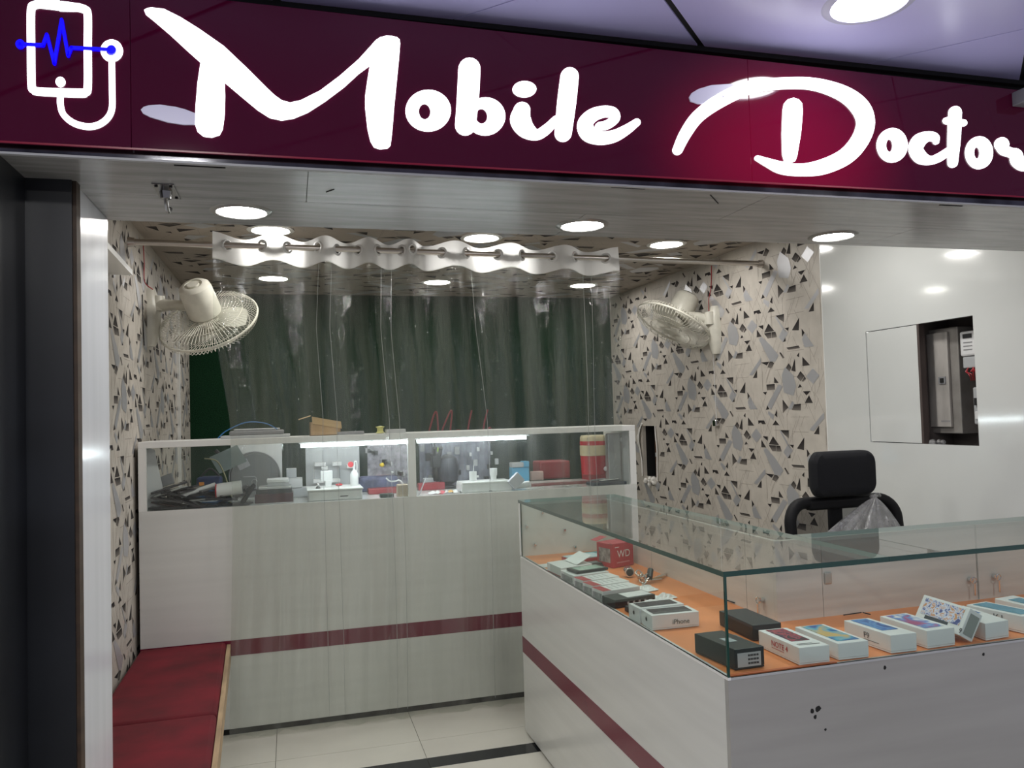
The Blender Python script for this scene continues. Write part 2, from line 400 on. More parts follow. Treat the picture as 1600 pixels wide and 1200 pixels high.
# left wall
wl = struct(MB().box(XL - .08, XL, 1.93, YG, 0, ZC + .1).build('wall_left', paper))
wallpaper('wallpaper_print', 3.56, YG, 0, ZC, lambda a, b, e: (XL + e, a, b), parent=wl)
MB().box(XL, XL + .016, 5.62, 5.66, 0, 2.4).build('corner_strip', trimw, wl)
pw = struct(MB().box(XL, -.448, 1.925, 2.235, 0, ZC).build('wall_pillar', postw))
MB().box(XL, -.440, 1.892, 1.925, 0, ZS).build('brown_edge', brown, pw)
wo = struct(MB().box(-1.8, -.4475, 1.884, 1.892, 0, ZS).box(-1.8, -.537, 1.72, 1.884, 0, ZS).build('wall_outside', blackw))
# back wall of artificial grass
wb = struct(MB().box(XL - .08, XR + .1, YG, YG + .08, 0, 2.6).build('wall_back', green))
# right wallpapered wall with a torn hole
hy0, hy1, hz0, hz1 = 5.49, 5.735, .985, 1.378
wr = struct(MB().box(XR, XR + .03, 3.5, hy0, 0, ZC).box(XR, XR + .03, hy1, YG, 0, ZC).box(XR, XR + .03, hy0, hy1, 0, hz0).box(XR, XR + .03, hy0, hy1, hz1, ZC).build('wall_right', paper))
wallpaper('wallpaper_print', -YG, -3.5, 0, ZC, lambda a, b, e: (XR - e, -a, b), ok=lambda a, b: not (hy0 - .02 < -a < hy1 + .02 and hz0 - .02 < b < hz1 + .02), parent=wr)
mb = MB()
mb.box(XR + .14, XR + .15, hy0 - .05, hy1 + .05, hz0 - .05, hz1 + .05)
for a, b, c, d in ((hy0 - .01, hy0, hz0 - .01, hz1 + .01), (hy1, hy1 + .01, hz0 - .01, hz1 + .01)): mb.box(XR + .03, XR + .14, a, b, c, d)
for c, d in ((hz0 - .01, hz0), (hz1, hz1 + .01)): mb.box(XR + .03, XR + .14, hy0, hy1, c, d)
mb.build('recess_lining', dark, wr)
MB().box(XR + .05, XR + .13, hy0, hy0 + .13, hz0, hz1 - .02).build('timber_stud', mat('stud_wood', (.10, .045, .02), .7, var=.4, scale=(5, 5, 40)), wr)
MB().box(XR + .045, XR + .05, hy0 + .01, hy0 + .12, 1.14, 1.17).build('wall_clip', gcard, wr)
def torn(p, name):
    L = []; R = []
    for (y, z, wd) in smoothpath(p, 4):
        L.append((y, z, wd))
    mb = MB(); n = len(L); vs = []
    for i, (y, z, wd) in enumerate(L):
        wd *= 1 + .25 * sin(i * 2.1); vs += [(XR - .004 - wd * .2, y - wd * .5, z), (XR - .012, y, z), (XR - .001, y + wd * .6, z + .004)]
    fs = []
    for i in range(n - 1):
        a = i * 3; fs += [(a, a + 1, a + 4, a + 3), (a + 1, a + 2, a + 5, a + 4)]
    mb.add(vs, fs); return mb.build(name, plaster, wr)
torn([(hy1 + .01, hz0, .015), (hy1 + .01, 1.1, .02), (hy1 + .04, 1.2, .06), (hy1 + .06, 1.27, .075), (hy1 + .03, 1.35, .05), (hy1 - .02, 1.40, .04)], 'torn_edge')
torn([(hy0 - .005, hz0 - .02, .02), (hy0 - .012, 1.08, .014), (hy0 - .02, 1.2, .03), (hy0 - .005, 1.3, .016), (hy0, hz1, .01)], 'torn_edge')
mb = MB()
for k in range(9): mb.ball((XR - .01, 5.5 + random.random() * .2, hz0 - .01 - random.random() * .05), .012 + random.random() * .012, 6, 4)
mb.build('torn_edge', plaster, wr, kind='stuff')
# inner ceiling
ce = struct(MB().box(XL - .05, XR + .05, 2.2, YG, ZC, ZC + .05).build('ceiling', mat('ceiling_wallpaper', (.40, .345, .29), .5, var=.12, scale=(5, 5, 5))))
WS = 1.4      # the ceiling paper has the larger repeat
wallpaper('wallpaper_print', XL / WS, XR / WS, 3.58 / WS, YG / WS, lambda a, b, e: (a * WS, b * WS, ZC - e), parent=ce)
# soffit with its own panels
so = struct(MB().box(-.54, XR, 1.718, 2.24, ZS + .003, ZS + .03).box(-.54, XR, 2.225, 2.245, ZS + .003, ZC).build('trim_1', dark))
MB().box(-.56, XR, 1.716, 1.720, ZS - .002, 2.13).build('steel_fascia', darkst, so, label='dark polished steel lip under the sign')
MB().box(-.56, XR, 1.713, 1.724, ZS - .0035, ZS + .001).build('edge_trim', gcard, so)
def soffp(x0, x1, y0, y1): MB().box(x0 + .0008, x1 - .0008, y0 + .0008, y1 - .0008, ZS, ZS + .003).build('panel', soffm, so)
for a, b in ((-.54, .045), (.045, 1.178), (1.178, 2.3), (2.3, XR)): soffp(a, b, 1.724, 1.987)
for a, b in ((-.447, .775), (.775, 1.86), (1.86, XR)): soffp(a, b, 1.987, 2.244)
for (x, y, l) in ((-.223, 1.738, .10), (.744, 1.733, .087), (1.705, 1.738, .075)):
    MB().box(x, x + l, y, y + .004, ZS - .0015, ZS).build('slot', dark, so)
for (p, q) in (((1110, 305), (1122, 318)), ((510, 300), (522, 296))):
    a = onZ(*p, ZS - .001); b = onZ(*q, ZS - .001); MB().tube([a, b], .0013, 5).build('scratch', dark, so)
# corridor ceiling: diagonal panels
def clip(poly, fn):
    out = []
    for i in range(len(poly)):
        a, b = poly[i], poly[(i + 1) % len(poly)]; fa, fb = fn(a), fn(b)
        if fa >= 0: out.append(a)
        if (fa >= 0) != (fb >= 0):
            t = fa / (fa - fb); out.append((a[0] + (b[0] - a[0]) * t, a[1] + (b[1] - a[1]) * t))
    return out
oc = struct(MB().box(-1.8, 4.0, -2.5, 1.755, ZO + .004, ZO + .05).build('ceiling_outside', dark))
for i in range(-4, 6):
    for j in range(-5, 6):
        s0 = 2.108 + 1.116 * i; s1 = s0 + 1.116; d0 = -.738 + 1.01 * j; d1 = d0 + 1.01
        s0 += .002; s1 -= .002; d0 += .010; d1 -= .010
        q = [((s + d) / 2, (s - d) / 2) for s, d in ((s0, d0), (s0, d1), (s1, d1), (s1, d0))]
        for fn in (lambda p: p[0] + 1.8, lambda p: 4.0 - p[0], lambda p: p[1] + 2.5, lambda p: 1.736 - p[1]):
            q = clip(q, fn)
            if not q: break
        if len(q) > 2 and max(p[0] for p in q) - min(p[0] for p in q) > .05:
            MB().prism([(x, y, ZO) for x, y in q], (0, 0, .004)).build('ceiling_panel', ceilm, oc)
MB().box(-1.8, 4.0, 1.736, 1.755, ZO - .012, ZO + .004).build('shadow_gap', dark, oc)
struct(MB().box(-1.8, 4.0, 1.755, 1.775, 2.07, 2.6).build('wall_above_sign', dark))
# right-hand room
cy0, cym, cy1, cz0, cz1 = 2.567, 2.863, 3.187, 1.317, 1.842
T_ = .012
ww = struct(MB().box(XR, XR + .03, 1.78, cy0, 0, ZC).box(XR, XR + .03, cy1, 3.5, 0, ZC).box(XR, XR + .03, cy0, cy1, 0, cz0).box(XR, XR + .03, cy0, cy1, cz1, ZC)
            .build('wall_side', mat('glossy_white_wall_panel', (.70, .715, .70), .1, var=.07, scale=(1.3, 1.3, 1.3), coat=.5)))
MB().box(XR - .0015, XR, 3.495, 3.5, 0, ZC).build('edge_strip', trimw, ww)
mb = MB()
mb.box(XW + .20, XW + .21, cy0 - .2, cym + .03, cz0 - .06, cz1 + .06); mb.box(XW + .03, XW + .2, cy0 - .21, cy0 - .2, cz0 - .06, cz1 + .06); mb.box(XW + .03, XW + .2, cym + .03, cym + .04, cz0 - .06, cz1 + .06)
mb.box(XW + .03, XW + .2, cy0 - .2, cym + .03, cz1 + .05, cz1 + .06); mb.box(XW + .03, XW + .2, cy0 - .2, cym + .03, cz0 - .03, cz0 - .02)
mb.build('cupboard_recess', mat('recess_grey', (.13, .11, .10), .8, var=.4, scale=(6, 6, 6)), ww)
MB().box(XW + .002, XW + .016, cym + .003, cy1 - .004, cz0 + .003, cz1 - .003).build('sliding_door', MATS['glossy_white_wall_panel'], ww, bevel=.001, label='white flush sliding door of the meter recess')
MB().box(XW + .0, XW + .03, cym - .010, cym + .003, cz0, cz1).build('door_edge', mat('edge_brown', (.07, .05, .045), .6), ww)
MB().box(XW + .016, XW + .03, cym + .003, cy1, cz0, cz1).build('door_gap', dark, ww)
# distribution board and meter in the recess
X2 = XW + .09
py_ = lambda px: onX(px, 600, X2).y
t = thing('distribution_board', (X2, py_(1470), 1.3), 'dusty pale metal distribution board inside the open wall recess', 'electrical box')
zt_, zb_ = onX(1470, 520, X2).z, onX(1470, 677, X2).z
MB().box(X2, X2 + .10, py_(1500), py_(1442), zb_, zt_ + .018).build('case', mat('dusty_grey_metal', (.3, .28, .26), .5, .2, var=.3, scale=(10, 10, 10)), t, bevel=.004)
d = MB().box(X2 - .014, X2, py_(1487), py_(1450), zb_ + .028, zt_).build('door', mat('dusty_white_metal', (.5, .47, .44), .45, .1, var=.3, scale=(14, 14, 5)), t, bevel=.003)
ly = py_(1477); MB().box(X2 - .018, X2 - .014, ly - .019, ly + .019, 1.575, 1.607).build('latch', greyp, d); MB().box(X2 - .021, X2 - .018, ly - .011, ly + .008, 1.581, 1.60).build('latch_hole', dark, d)
for k in range(7): MB().box(X2 - .0146, X2 - .014, ly - .03 + k * .007, ly - .0255 + k * .007, zb_ + .05, zb_ + .057).build('print_mark', greyp, d)
ma, mb_ = py_(1532), py_(1506); mz = onX(1515, 517, X2).z
t = thing('electricity_meter', (X2, mb_, mz - .2), 'white electricity meter with a small dark display, right of the board', 'meter')
MB().box(X2 - .012, X2 + .07, ma, mb_, mz - .105, mz).build('housing', wcard, t, bevel=.008)
MB().box(X2 - .015, X2 - .012, ma + .02, mb_ - .02, mz - .03, mz - .012).build('display', blk, t)
for k in (.05, .065, .08): MB().box(X2 - .0135, X2 - .012, ma + .02, mb_ - .02, mz - k, mz - k + .004).build('print_line', greyp, t)
MB().box(X2 - .006, X2 + .07, ma, mb_ - .006, mz - .155, mz - .107).build('terminal_cover', gcard, t, bevel=.004)
fy = py_(1519); fz = onX(1522, 605, X2).z
t = thing('fuse_unit', (X2, fy, fz - .2), 'pale fuse holder under the red wires in the recess', 'fuse box')
MB().box(X2, X2 + .06, fy - .08, fy, fz - .155, fz).build('body', gcard, t, bevel=.006)
MB().box(X2 - .008, X2, fy - .05, fy - .012, fz - .135, fz - .10).build('fuse_grip', wcard, t, bevel=.004); MB().box(X2 - .008, X2, fy - .045, fy - .012, fz - .075, fz - .045).build('switch', blk, t)
wy = py_(1514); wz = onX(1516, 585, X2).z
mb = MB()
for k in range(5):
    a = wy - .006 - k * .009; mb.tube(smoothpath([(X2, a, wz + .037), (X2 - .012, a + .018 * sin(k * 2), wz + .012), (X2 - .018, a - .018, wz - .006 + .006 * k), (X2, a - .006, wz - .025)], 5), .0022, 5)
tag(mb.build('wiring', wirer, smooth=True), 'tangle of red wires below the electricity meter', 'wires')['kind'] = 'stuff'
mb = MB(); c = onX(1463, 690, XW + .04)
for k in range(7): mb.ball((c.x + random.uniform(-.02, .02), c.y + .02 - k * .008, cz0 + .002 + random.random() * .009), .012, 6, 4)
tag(mb.build('crumpled_bag', bagm), 'crumpled clear plastic lying at the bottom of the wall recess', 'plastic bag')
MB().box(XW + .03, XW + .2, cy0 - .19, cym + .02, cz0 - .02, cz0 - .016).build('recess_sill', greyp, ww)

# ------------------------------------------------------------------ shop sign
YS = 1.700
def SP(x, y, dy=0): return onY(x, y, YS) + Vector((0, dy, 0))
sg = thing('shop_sign', (.75, YS, 2.06), 'long maroon lit sign reading Mobile Doctor in white script letters', 'sign')
s_l, s_r = -1.2, 3.0
def szb(x): return 2.0465 + .0026 * (x + .53)
def szt(x): return 2.371 - .0085 * (x + .12)
def signpanel(x0, x1):
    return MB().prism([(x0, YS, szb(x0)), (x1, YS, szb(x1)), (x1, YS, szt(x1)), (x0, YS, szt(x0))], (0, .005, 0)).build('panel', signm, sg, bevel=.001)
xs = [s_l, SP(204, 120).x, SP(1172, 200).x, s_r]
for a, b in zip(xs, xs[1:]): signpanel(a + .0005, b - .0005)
MB().prism([(s_l, YS - .0015, szb(s_l)), (s_r, YS - .0015, szb(s_r)), (s_r, YS - .0015, szb(s_r) + .0035), (s_l, YS - .0015, szb(s_l) + .0035)], (0, .003, 0)).build('lower_trim', mat('crimson_trim', (.2, .0, .02), .3, emit=.03, ecol=(1, .0, .12)), sg)
LD = -.004
LT = .005
def poly_letter(mb, pts, mi=0): mb.prism([SP(x, y, LD) for x, y in pts], (0, LT, 0), mi)
def stroke(mb, P, n=7, closed=False, mi=0, ins=0):
    """variable width stroke of round capped quads in the sign plane"""
    Q = smoothpath(P, n, closed) if len(P) > 2 else list(P)
    L, R = [], []
    N = len(Q)
    for i, (x, y, r) in enumerate(Q):
        a = Q[(i - 1) % N] if (closed or i) else Q[i]; b = Q[(i + 1) % N] if (closed or i < N - 1) else Q[i]
        tx, ty = b[0] - a[0], b[1] - a[1]; l = math.hypot(tx, ty) or 1; nx, ny = -ty / l, tx / l
        L.append((x + nx * r, y + ny * r)); R.append((x - nx * r, y - ny * r))
    for i in range(N if closed else N - 1):
        j = (i + 1) % N; base = len(mb.v)
        vs = [L[i], L[j], R[j], R[i]]
        mb.v += [SP(*p, LD) for p in vs] + [SP(*p, LD + LT) for p in vs]
        mb.f += [(base, base + 1, base + 2, base + 3), (base, base + 4, base + 5, base + 1), (base + 3, base + 2, base + 6, base + 7)]; mb.m += [mi] * 3
    if not closed:
        for (x, y, r) in (Q[0], Q[-1]):
            poly_letter(mb, [(x + r * cos(2 * pi * k / 20), y + r * sin(2 * pi * k / 20)) for k in range(20)], mi)
def ring(mb, c, ro, h, ri, n=40, tilt=0):
    base = len(mb.v)
    for k in range(n):
        t = 2 * pi * k / n
        for (cc, rr) in ((c, ro), (h, ri)):
            x = cc[0] + rr[0] * cos(t); y = cc[1] + rr[1] * sin(t)
            mb.v.append(SP(x, y, LD)); mb.v.append(SP(x, y, LD + LT))
    for k in range(n):
        a = base + k * 4; b = base + ((k + 1) % n) * 4
        mb.f += [(a, b, b + 2, a + 2), (a, a + 1, b + 1, b), (a + 2, b + 2, b + 3, a + 3)]; mb.m += [0, 0, 0]
def z2(P): return [(200 + x * .375, y * .375) for x, y in P]
def z3(P): return [(800 + p[0] * .5, p[1] * .5) + ((p[2] * .5,) if len(p) > 2 else ()) for p in P]
def z7(P): return [(1340 + p[0] * .1625, 150 + p[1] * .1625) + ((p[2] * .1625,) if len(p) > 2 else ()) for p in P]
def letter(mb): return mb.build('letter', sletter, sg)
mb = MB(); poly_letter(mb, z2([(68,45),(82,37),(100,35),(150,40),(220,75),(300,125),(400,195),(500,290),(580,370),(612,400),(640,420),(675,430),(720,420),(800,380),(880,320),(960,250),(1010,195),(1030,172),(1050,158),(1075,152),(1100,153),(1120,158),(1131,168),(1133,185),(1128,250),(1118,350),(1108,450),(1100,550),(1093,608),(1082,619),(1050,623),(1025,615),(1010,590),(998,540),(988,450),(988,400),(998,330),(1007,275),(960,310),(900,365),(820,425),(750,470),(690,495),(640,503),(590,492),(540,460),(480,410),(403,345),(405,400),(403,480),(395,540),(382,564),(350,574),(315,570),(290,550),(280,520),(282,450),(290,350),(303,262),(250,215),(180,150),(110,90),(75,62)])); letter(mb)
mb = MB(); ring(mb, (668.8, 173.5), (35.4, 32.3), (663.2, 175.1), (9.2, 12.3)); letter(mb)
mb = MB(); stroke(mb, [(733, 108, 17), (731, 150, 17), (727, 196, 16)]); ring(mb, (758, 182.5), (31, 29.5), (752, 182.2), (9.3, 11.8)); letter(mb)
mb = MB(); poly_letter(mb, [(819 + 18.5 * cos(k * pi / 12), 140 + 12.5 * sin(k * pi / 12)) for k in range(24)])
stroke(mb, [(815, 173, 13), (813, 188, 16), (822, 203, 13.5), (838, 211, 8.5), (853, 203, 8), (868, 188, 6.5)]); letter(mb)
mb = MB(); stroke(mb, [(889.5, 120, 14), (885, 160, 14.5), (879.5, 209, 13)]); letter(mb)
mb = MB(); stroke(mb, [(936, 198, 6.5), (949, 195, 7), (960, 186, 7.5), (957, 177, 8.5), (943, 175, 9), (925, 181, 10.5), (914, 194, 12), (919, 209, 12.5), (937, 216, 10.5), (958, 213.5, 9.5), (977, 204, 8), (994, 192, 6)]); letter(mb)
mb = MB(); stroke(mb, z3([(516,470,15),(540,420,18),(580,365,20),(650,315,22),(740,275,21),(840,262,18),(940,264,19),(1030,292,24),(1085,335,29),(1103,385,28),(1085,440,27),(1040,490,26),(970,522,24),(900,532,19),(840,525,19),(795,508,13),(765,495,8)]))
poly_letter(mb, z3([(845,345),(849,325),(860,312),(877,307),(893,312),(904,325),(906,350),(900,420),(888,490),(882,505),(866,510),(850,504),(844,485),(842,420)])); letter(mb)
mb = MB(); ring(mb, (1393.1, 227.5), (23.6, 26.8), (1388.6, 228), (5.6, 10)); letter(mb)
mb = MB(); stroke(mb, z7([(748,442,27),(735,402,42),(670,392,48),(590,430,66),(553,510,66),(600,590,64),(690,622,42),(780,592,42),(870,530,36)])); letter(mb)
mb = MB(); stroke(mb, z7([(932,160,60),(922,400,60),(908,645,46)])); stroke(mb, z7([(848,240,32),(1012,262,32)])); letter(mb)
mb = MB(); ring(mb, (1528.8, 239), (21.1, 25.5), (1525.2, 239.4), (4.9, 9.3)); letter(mb)
mb = MB(); stroke(mb, z7([(1380,468,68),(1400,520,52),(1460,545,46),(1515,570,60),(1530,630,60),(1585,680,44),(1680,668,40)])); letter(mb)
mb = MB(); poly_letter(mb, [(x / 4, y / 4) for x, y in [(882,690),(900,672),(930,663),(1000,658),(1100,672),(1160,688),(1222,712),(1221,782),(1150,783),(1050,768),(940,735),(895,712)]]); mb.build('dim_flourish', sdim, sg, label='dull faintly glowing flourish at the foot of the M')
mb = MB(); poly_letter(mb, z3([(552,305),(560,292),(580,280),(620,268),(680,264),(727,270),(680,293),(625,325),(580,326),(556,318)])); mb.build('dim_flourish', sdim, sg, label='dull faintly glowing flourish at the top of the D')
# logo
def q4(P): return [(p[0] / 4, p[1] / 4, p[2] / 4) for p in P]
mb = MB()
rr = 24
stroke(mb, q4([(362, 36, 30), (300, 32, 26), (240, 30, 23)])); stroke(mb, q4([(384, 42, 30), (440, 46, 27), (490, 50, 23)]))
stroke(mb, q4([(242, 30, rr), (215, 38, rr), (196, 70, rr), (196, 300, rr), (199, 530, rr), (212, 562, rr), (250, 575, rr), (500, 585, rr + 2), (535, 578, rr), (550, 545, rr), (550, 300, rr), (550, 100, rr), (535, 65, rr), (490, 50, rr)]), 6)
mb.build('phone_outline', sletter, sg)
mb = MB(); poly_letter(mb, [(95 + 7.5 * cos(k * pi / 10), 128.7 + 7.5 * sin(k * pi / 10)) for k in range(20)]); mb.build('home_button', sletter, sg)
mb = MB(); ring(mb, (175, 80), (17.3, 17), (174.5, 80), (8.2, 8)); mb.build('stethoscope_bell', sletter, sg)
mb = MB(); stroke(mb, q4([(700, 385, 19), (702, 560, 19), (701, 680, 19), (670, 745, 19), (610, 785, 19), (540, 793, 19), (460, 770, 19), (400, 720, 19), (380, 660, 19), (379, 605, 19)])); mb.build('stethoscope_tube', sletter, sg)
_LD = LD; LD = -.0070
mb = MB()
stroke(mb, [(32.5, 71, 2.6), (68.5, 72.6, 2.6)]); pl = [(68.5, 72.6), (74.5, 56), (86, 101), (97.5, 33), (107.5, 89), (112.5, 76.5), (172, 79.5)]
for a, b in zip(pl, pl[1:]): stroke(mb, [(*a, 2.6), (*b, 2.6)])
for c in ((33, 71), (175, 79.8)): poly_letter(mb, [(c[0] + 7.2 * cos(k * pi / 10), c[1] + 7.2 * sin(k * pi / 10)) for k in range(20)])
mb.build('pulse_line', sblue, sg, label='bright blue heartbeat line crossing the phone outline'); LD = _LD
a = onY(1594, 150, 1.675)
t = thing('junction_box', tuple(a), 'small grey box at the right end above the sign', 'box')
MB().box(a.x - .003, a.x + .06, 1.65, 1.70 - .001, a.z - .021, a.z + .018).build('case', greyp, t, bevel=.003); MB().box(a.x + .006, a.x + .03, 1.647, 1.65, a.z - .012, a.z + .006).build('cover', gcard, t)

# ------------------------------------------------------------------ downlights
def downlight(loc, label, group, r=.095, lens=ltc, ringm=steel):
    t = thing('recessed_downlight', loc, label, 'light', group); x, y, z = loc
    MB().lathe([(r, -.001), (r * 1.06, -.005), (r * 1.25, -.003), (r * 1.3, 0)], loc, (0, 0, 1), 40).build('trim_ring', ringm, t, smooth=True)
    MB().lathe([(.001, -.004), (r * .7, -.0035), (r, -.001)], loc, (0, 0, 1), 40).build('lens', lens, t, smooth=True)
    return t
d0 = downlight((-.1116, 2.099, ZS), 'round downlight in the soffit, left one near the hook plate', 'downlights in the soffit', .0585, ltso, ringm=mat('dull_ring', (.3, .3, .29), .3, .5))
dup(d0, (.811, 2.108, ZS), 'round downlight in the middle of the soffit above the curtain end'); dup(d0, (1.664, 2.127, ZS), 'round downlight in the soffit above the white wall')
ringw = mat('white_ring', (.75, .74, .7), .35)
d1 = downlight((-.083, 4.18, ZC), 'round ceiling downlight before the rod, above the curtain left end', 'downlights in the papered ceiling', .09, ringm=ringw)
dup(d1, (1.023, 4.20, ZC), 'round ceiling downlight above the middle of the curtain rail'); dup(d1, (2.143, 4.21, ZC), 'round ceiling downlight right of the curtain, over the bare rod')
dup(d1, (-.099, 5.60, ZC), 'rear ceiling downlight seen through the curtain, left one'); dup(d1, (1.036, 5.64, ZC), 'rear ceiling downlight seen through the middle of the curtain')
dup(d1, (2.17, 5.68, ZC), 'rear ceiling downlight seen through the right end of the curtain')
downlight((1.268, 1.463, ZO), 'large round downlight in the violet-tinted corridor ceiling above the sign', None, .078, ltout, mat('lilac_ring', (.6, .6, .8), .4))
# hook plate under the soffit
t = thing('ceiling_hook', (-.267, 1.94, ZS), 'chrome hook plate screwed under the soffit at the left', 'hook')
MB().box(-.288, -.242, 1.88, 2.0, ZS - .0025, ZS).build('plate', hookm, t, bevel=.0008)
for x, y in ((-.28, 1.892), (-.25, 1.892), (-.28, 1.986), (-.25, 1.986)): MB().cyl((x, y, ZS - .005), (x, y, ZS - .002), .0035, n=8).build('screw', dark, t)
MB().cyl((-.267, 1.94, ZS - .018), (-.267, 1.94, ZS), .011, .015, 14).tube(smoothpath([(-.267, 1.94, ZS - .012), (-.268, 1.96, ZS - .03), (-.267, 1.978, ZS - .038), (-.264, 1.99, ZS - .028)], 5), .005, 8).build('hook_arm', hookm, t, smooth=True)
# small shelf on the left wall
t = thing('wall_shelf', (XL, 3.3, 2.13), 'small white shelf high on the papered left wall, behind the white pillar', 'shelf')
MB().prism([(XL, 2.5, 2.13), (-.60, 2.5, 2.13), (-.632, 3.62, 2.13), (XL, 3.62, 2.13)], (0, 0, .022)).build('board', trimw, t)
MB().box(XL, XL + .012, 2.6, 2.9, 2.08, 2.13).build('bracket', gcard, t)

# ------------------------------------------------------------------ curtain rod and clear curtain
YR = 4.02
ra = onY(207, 378, YR); rb = onY(1188, 412, YR); ra.x = XL; 
rb = Vector((XR, YR, rb.z)); ra.z += .0
t = thing('curtain_rod', (1, YR, 2.34), 'long thin steel curtain rod from wall to wall under the ceiling', 'rod')
MB().cyl(ra, rb, .015, n=16).build('pole', steel, t, smooth=True)
for p, q in ((ra, ra + Vector((.03, 0, 0))), (rb, rb - Vector((.03, 0, 0)))): MB().cyl(p, q, .024, .020, 18).build('end_socket', steel, t, smooth=True)
def rodz(x): return ra.z + (rb.z - ra.z) * (x - ra.x) / (rb.x - ra.x)
ct = thing('clear_curtain', (.7, YR, 0), 'clear plastic eyelet curtain with a white top band, floor length', 'curtain')
mids = [382, 474, 543, 609, 667, 753, 839, 921]
mx = [onY(m, 395, YR).x for m in mids]
gap = lambda i: (mx[i] + mx[i + 1]) / 2
ctrl = [(onY(335, 395, YR).x - .004, -.93 * pi)]
for i, m in enumerate(mx):
    ctrl.append((m, 2 * pi * i))
    if i < 7: ctrl.append((gap(i), 2 * pi * i + pi))
ctrl.append((onY(962, 400, YR).x, 2 * pi * 7 + .93 * pi))
def phase(x):
    for (x0, p0), (x1, p1) in zip(ctrl, ctrl[1:]):
        if x <= x1: return p0 + (p1 - p0) * (x - x0) / (x1 - x0)
    return ctrl[-1][1]
def interp(tb, v):
    if v <= tb[0][0]: return tb[0][1]
    for (a, b), (c, d) in zip(tb, tb[1:]):
        if v <= c: return b + (d - b) * (v - a) / (c - a)
    return tb[-1][1]
xl_t = [(0, ctrl[0][0]), (.45, -.352), (.9, -.29), (1.4, -.285), (2.4, -.315)]      # by drop below the top
xr_t = [(0, ctrl[-1][0]), (.5, 1.755), (1.3, 1.765), (2.4, 1.80)]
def curt_pt(s, dz):
    xt = ctrl[0][0] + s * (ctrl[-1][0] - ctrl[0][0]); ph = phase(xt)
    xa, xb = interp(xl_t, dz), interp(xr_t, dz)
    x = xa + (xb - xa) * s
    ease = min(1, max(0, (dz - .12) / .9))
    x += (.018 * sin(ph * .5 + 1) + .02 * sin(9 * s + 2)) * ease
    A = .038 * (1 - ease * .55)
    y = YR + A * cos(ph) * (1 - ease * .45) - .018 * ease
    y += ease * (.011 * sin(ph * 1.7 + 2.2 + dz * .8) + .005 * sin(41 * s * pi + dz * 2.1) + .010 * max(0, sin(17 * s * pi + 1.1 + .5 * dz)) ** 9 - .008 * max(0, sin(23 * s * pi + .3 * dz)) ** 11) + .0022 * sin(130 * s + 3 * sin(dz * 4)) * ease
    y = min(y, 4.078)
    top = rodz(xt) + .048 - .010 * cos(ph)
    z = top - dz
    return Vector((x, y, z))
NX = 520
def sheet(z0s, thick_rows):
    vs = []; fs = []
    for r, dz in enumerate(thick_rows):
        for i in range(NX + 1):
            p = curt_pt(i / NX, dz); p.z = max(p.z, .004); vs.append(p)
    for r in range(len(thick_rows) - 1):
        for i in range(NX):
            a = r * (NX + 1) + i; fs.append((a, a + 1, a + NX + 2, a + NX + 1))
    return MB().add(vs, fs)
# white band with round eyelet holes: drop the faces inside each eyelet
eye_s = []
rows = [k * .13 / 30 for k in range(31)]
gx = []
for i, m in enumerate(mx):
    l, r = [(355, 410), (450, 497), (527, 560), (590, 627), (643, 690), (728, 777), (815, 862), (897, 945)][i]
    gx += [onY(l, 395, YR).x, onY(r, 395, YR).x]
bandm = mat('white_curtain_band', (.85, .85, .84), .4)
_n = bandm.node_tree; _t = _n.nodes.new('ShaderNodeBsdfTranslucent'); _t.inputs[0].default_value = (.85, .85, .84, 1); _x = _n.nodes.new('ShaderNodeMixShader'); _x.inputs[0].default_value = .45
_om = [n for n in _n.nodes if n.type == 'OUTPUT_MATERIAL'][0]; _n.links.new(_n.nodes['Principled BSDF'].outputs[0], _x.inputs[1]); _n.links.new(_t.outputs[0], _x.inputs[2]); _n.links.new(_x.outputs[0], _om.inputs[0])
band = sheet(0, rows)
def s_of(x): return (x - ctrl[0][0]) / (ctrl[-1][0] - ctrl[0][0])
keep = []
W_ = ctrl[-1][0] - ctrl[0][0]
centres = []
for g in gx: centres.append((s_of(g), .050))
for f in band.f:
    i = f[0] % (NX + 1); r = f[0] // (NX + 1); s_ = (i + .5) / NX; dz = (rows[r] + rows[r + 1]) / 2
    pc = curt_pt(s_, dz); hit = False
    for sc_, dc in centres:
        q = curt_pt(sc_, dc)
        if (pc - q).length < .021: hit = True; break
    if not hit: keep.append(f)
band.f = keep; band.m = [0] * len(keep)
band.build('top_band', bandm, ct, smooth=True, label='opaque white heading band')
for sc_, dc in centres:
    q = curt_pt(sc_, dc); a = curt_pt(sc_ + .004, dc) - curt_pt(sc_ - .004, dc); nrm = Vector((a.y, -a.x, 0)).normalized()
    MB().lathe([(.0195, -.004), (.024, -.005), (.030, -.002), (.030, .002), (.024, .005), (.0195, .004), (.0195, -.004)], q, nrm, 26).build('eyelet', mat('eyelet_ring', (.66, .66, .65), .3), ct, smooth=True)
rows2 = [.125 + k * (2.38 - .125) / 60 for k in range(61)]
sheet(0, rows2).build('clear_sheet', pvc, ct, smooth=True)
def glint_line(s, name):
    MB().tube([curt_pt(s + .004 * sin(k * .11 + s * 9), .13 + k * .045) for k in range(50)], .0011, 5).build(name, mat('fold_glint', (.36, .38, .36), .25, spec=.8), ct, smooth=True)  # thin pale tubes drawing the fold lines and their glints

for h_ in (.232, .262, .385, .412, .61, .905, .93): glint_line(h_, 'fold_crease')
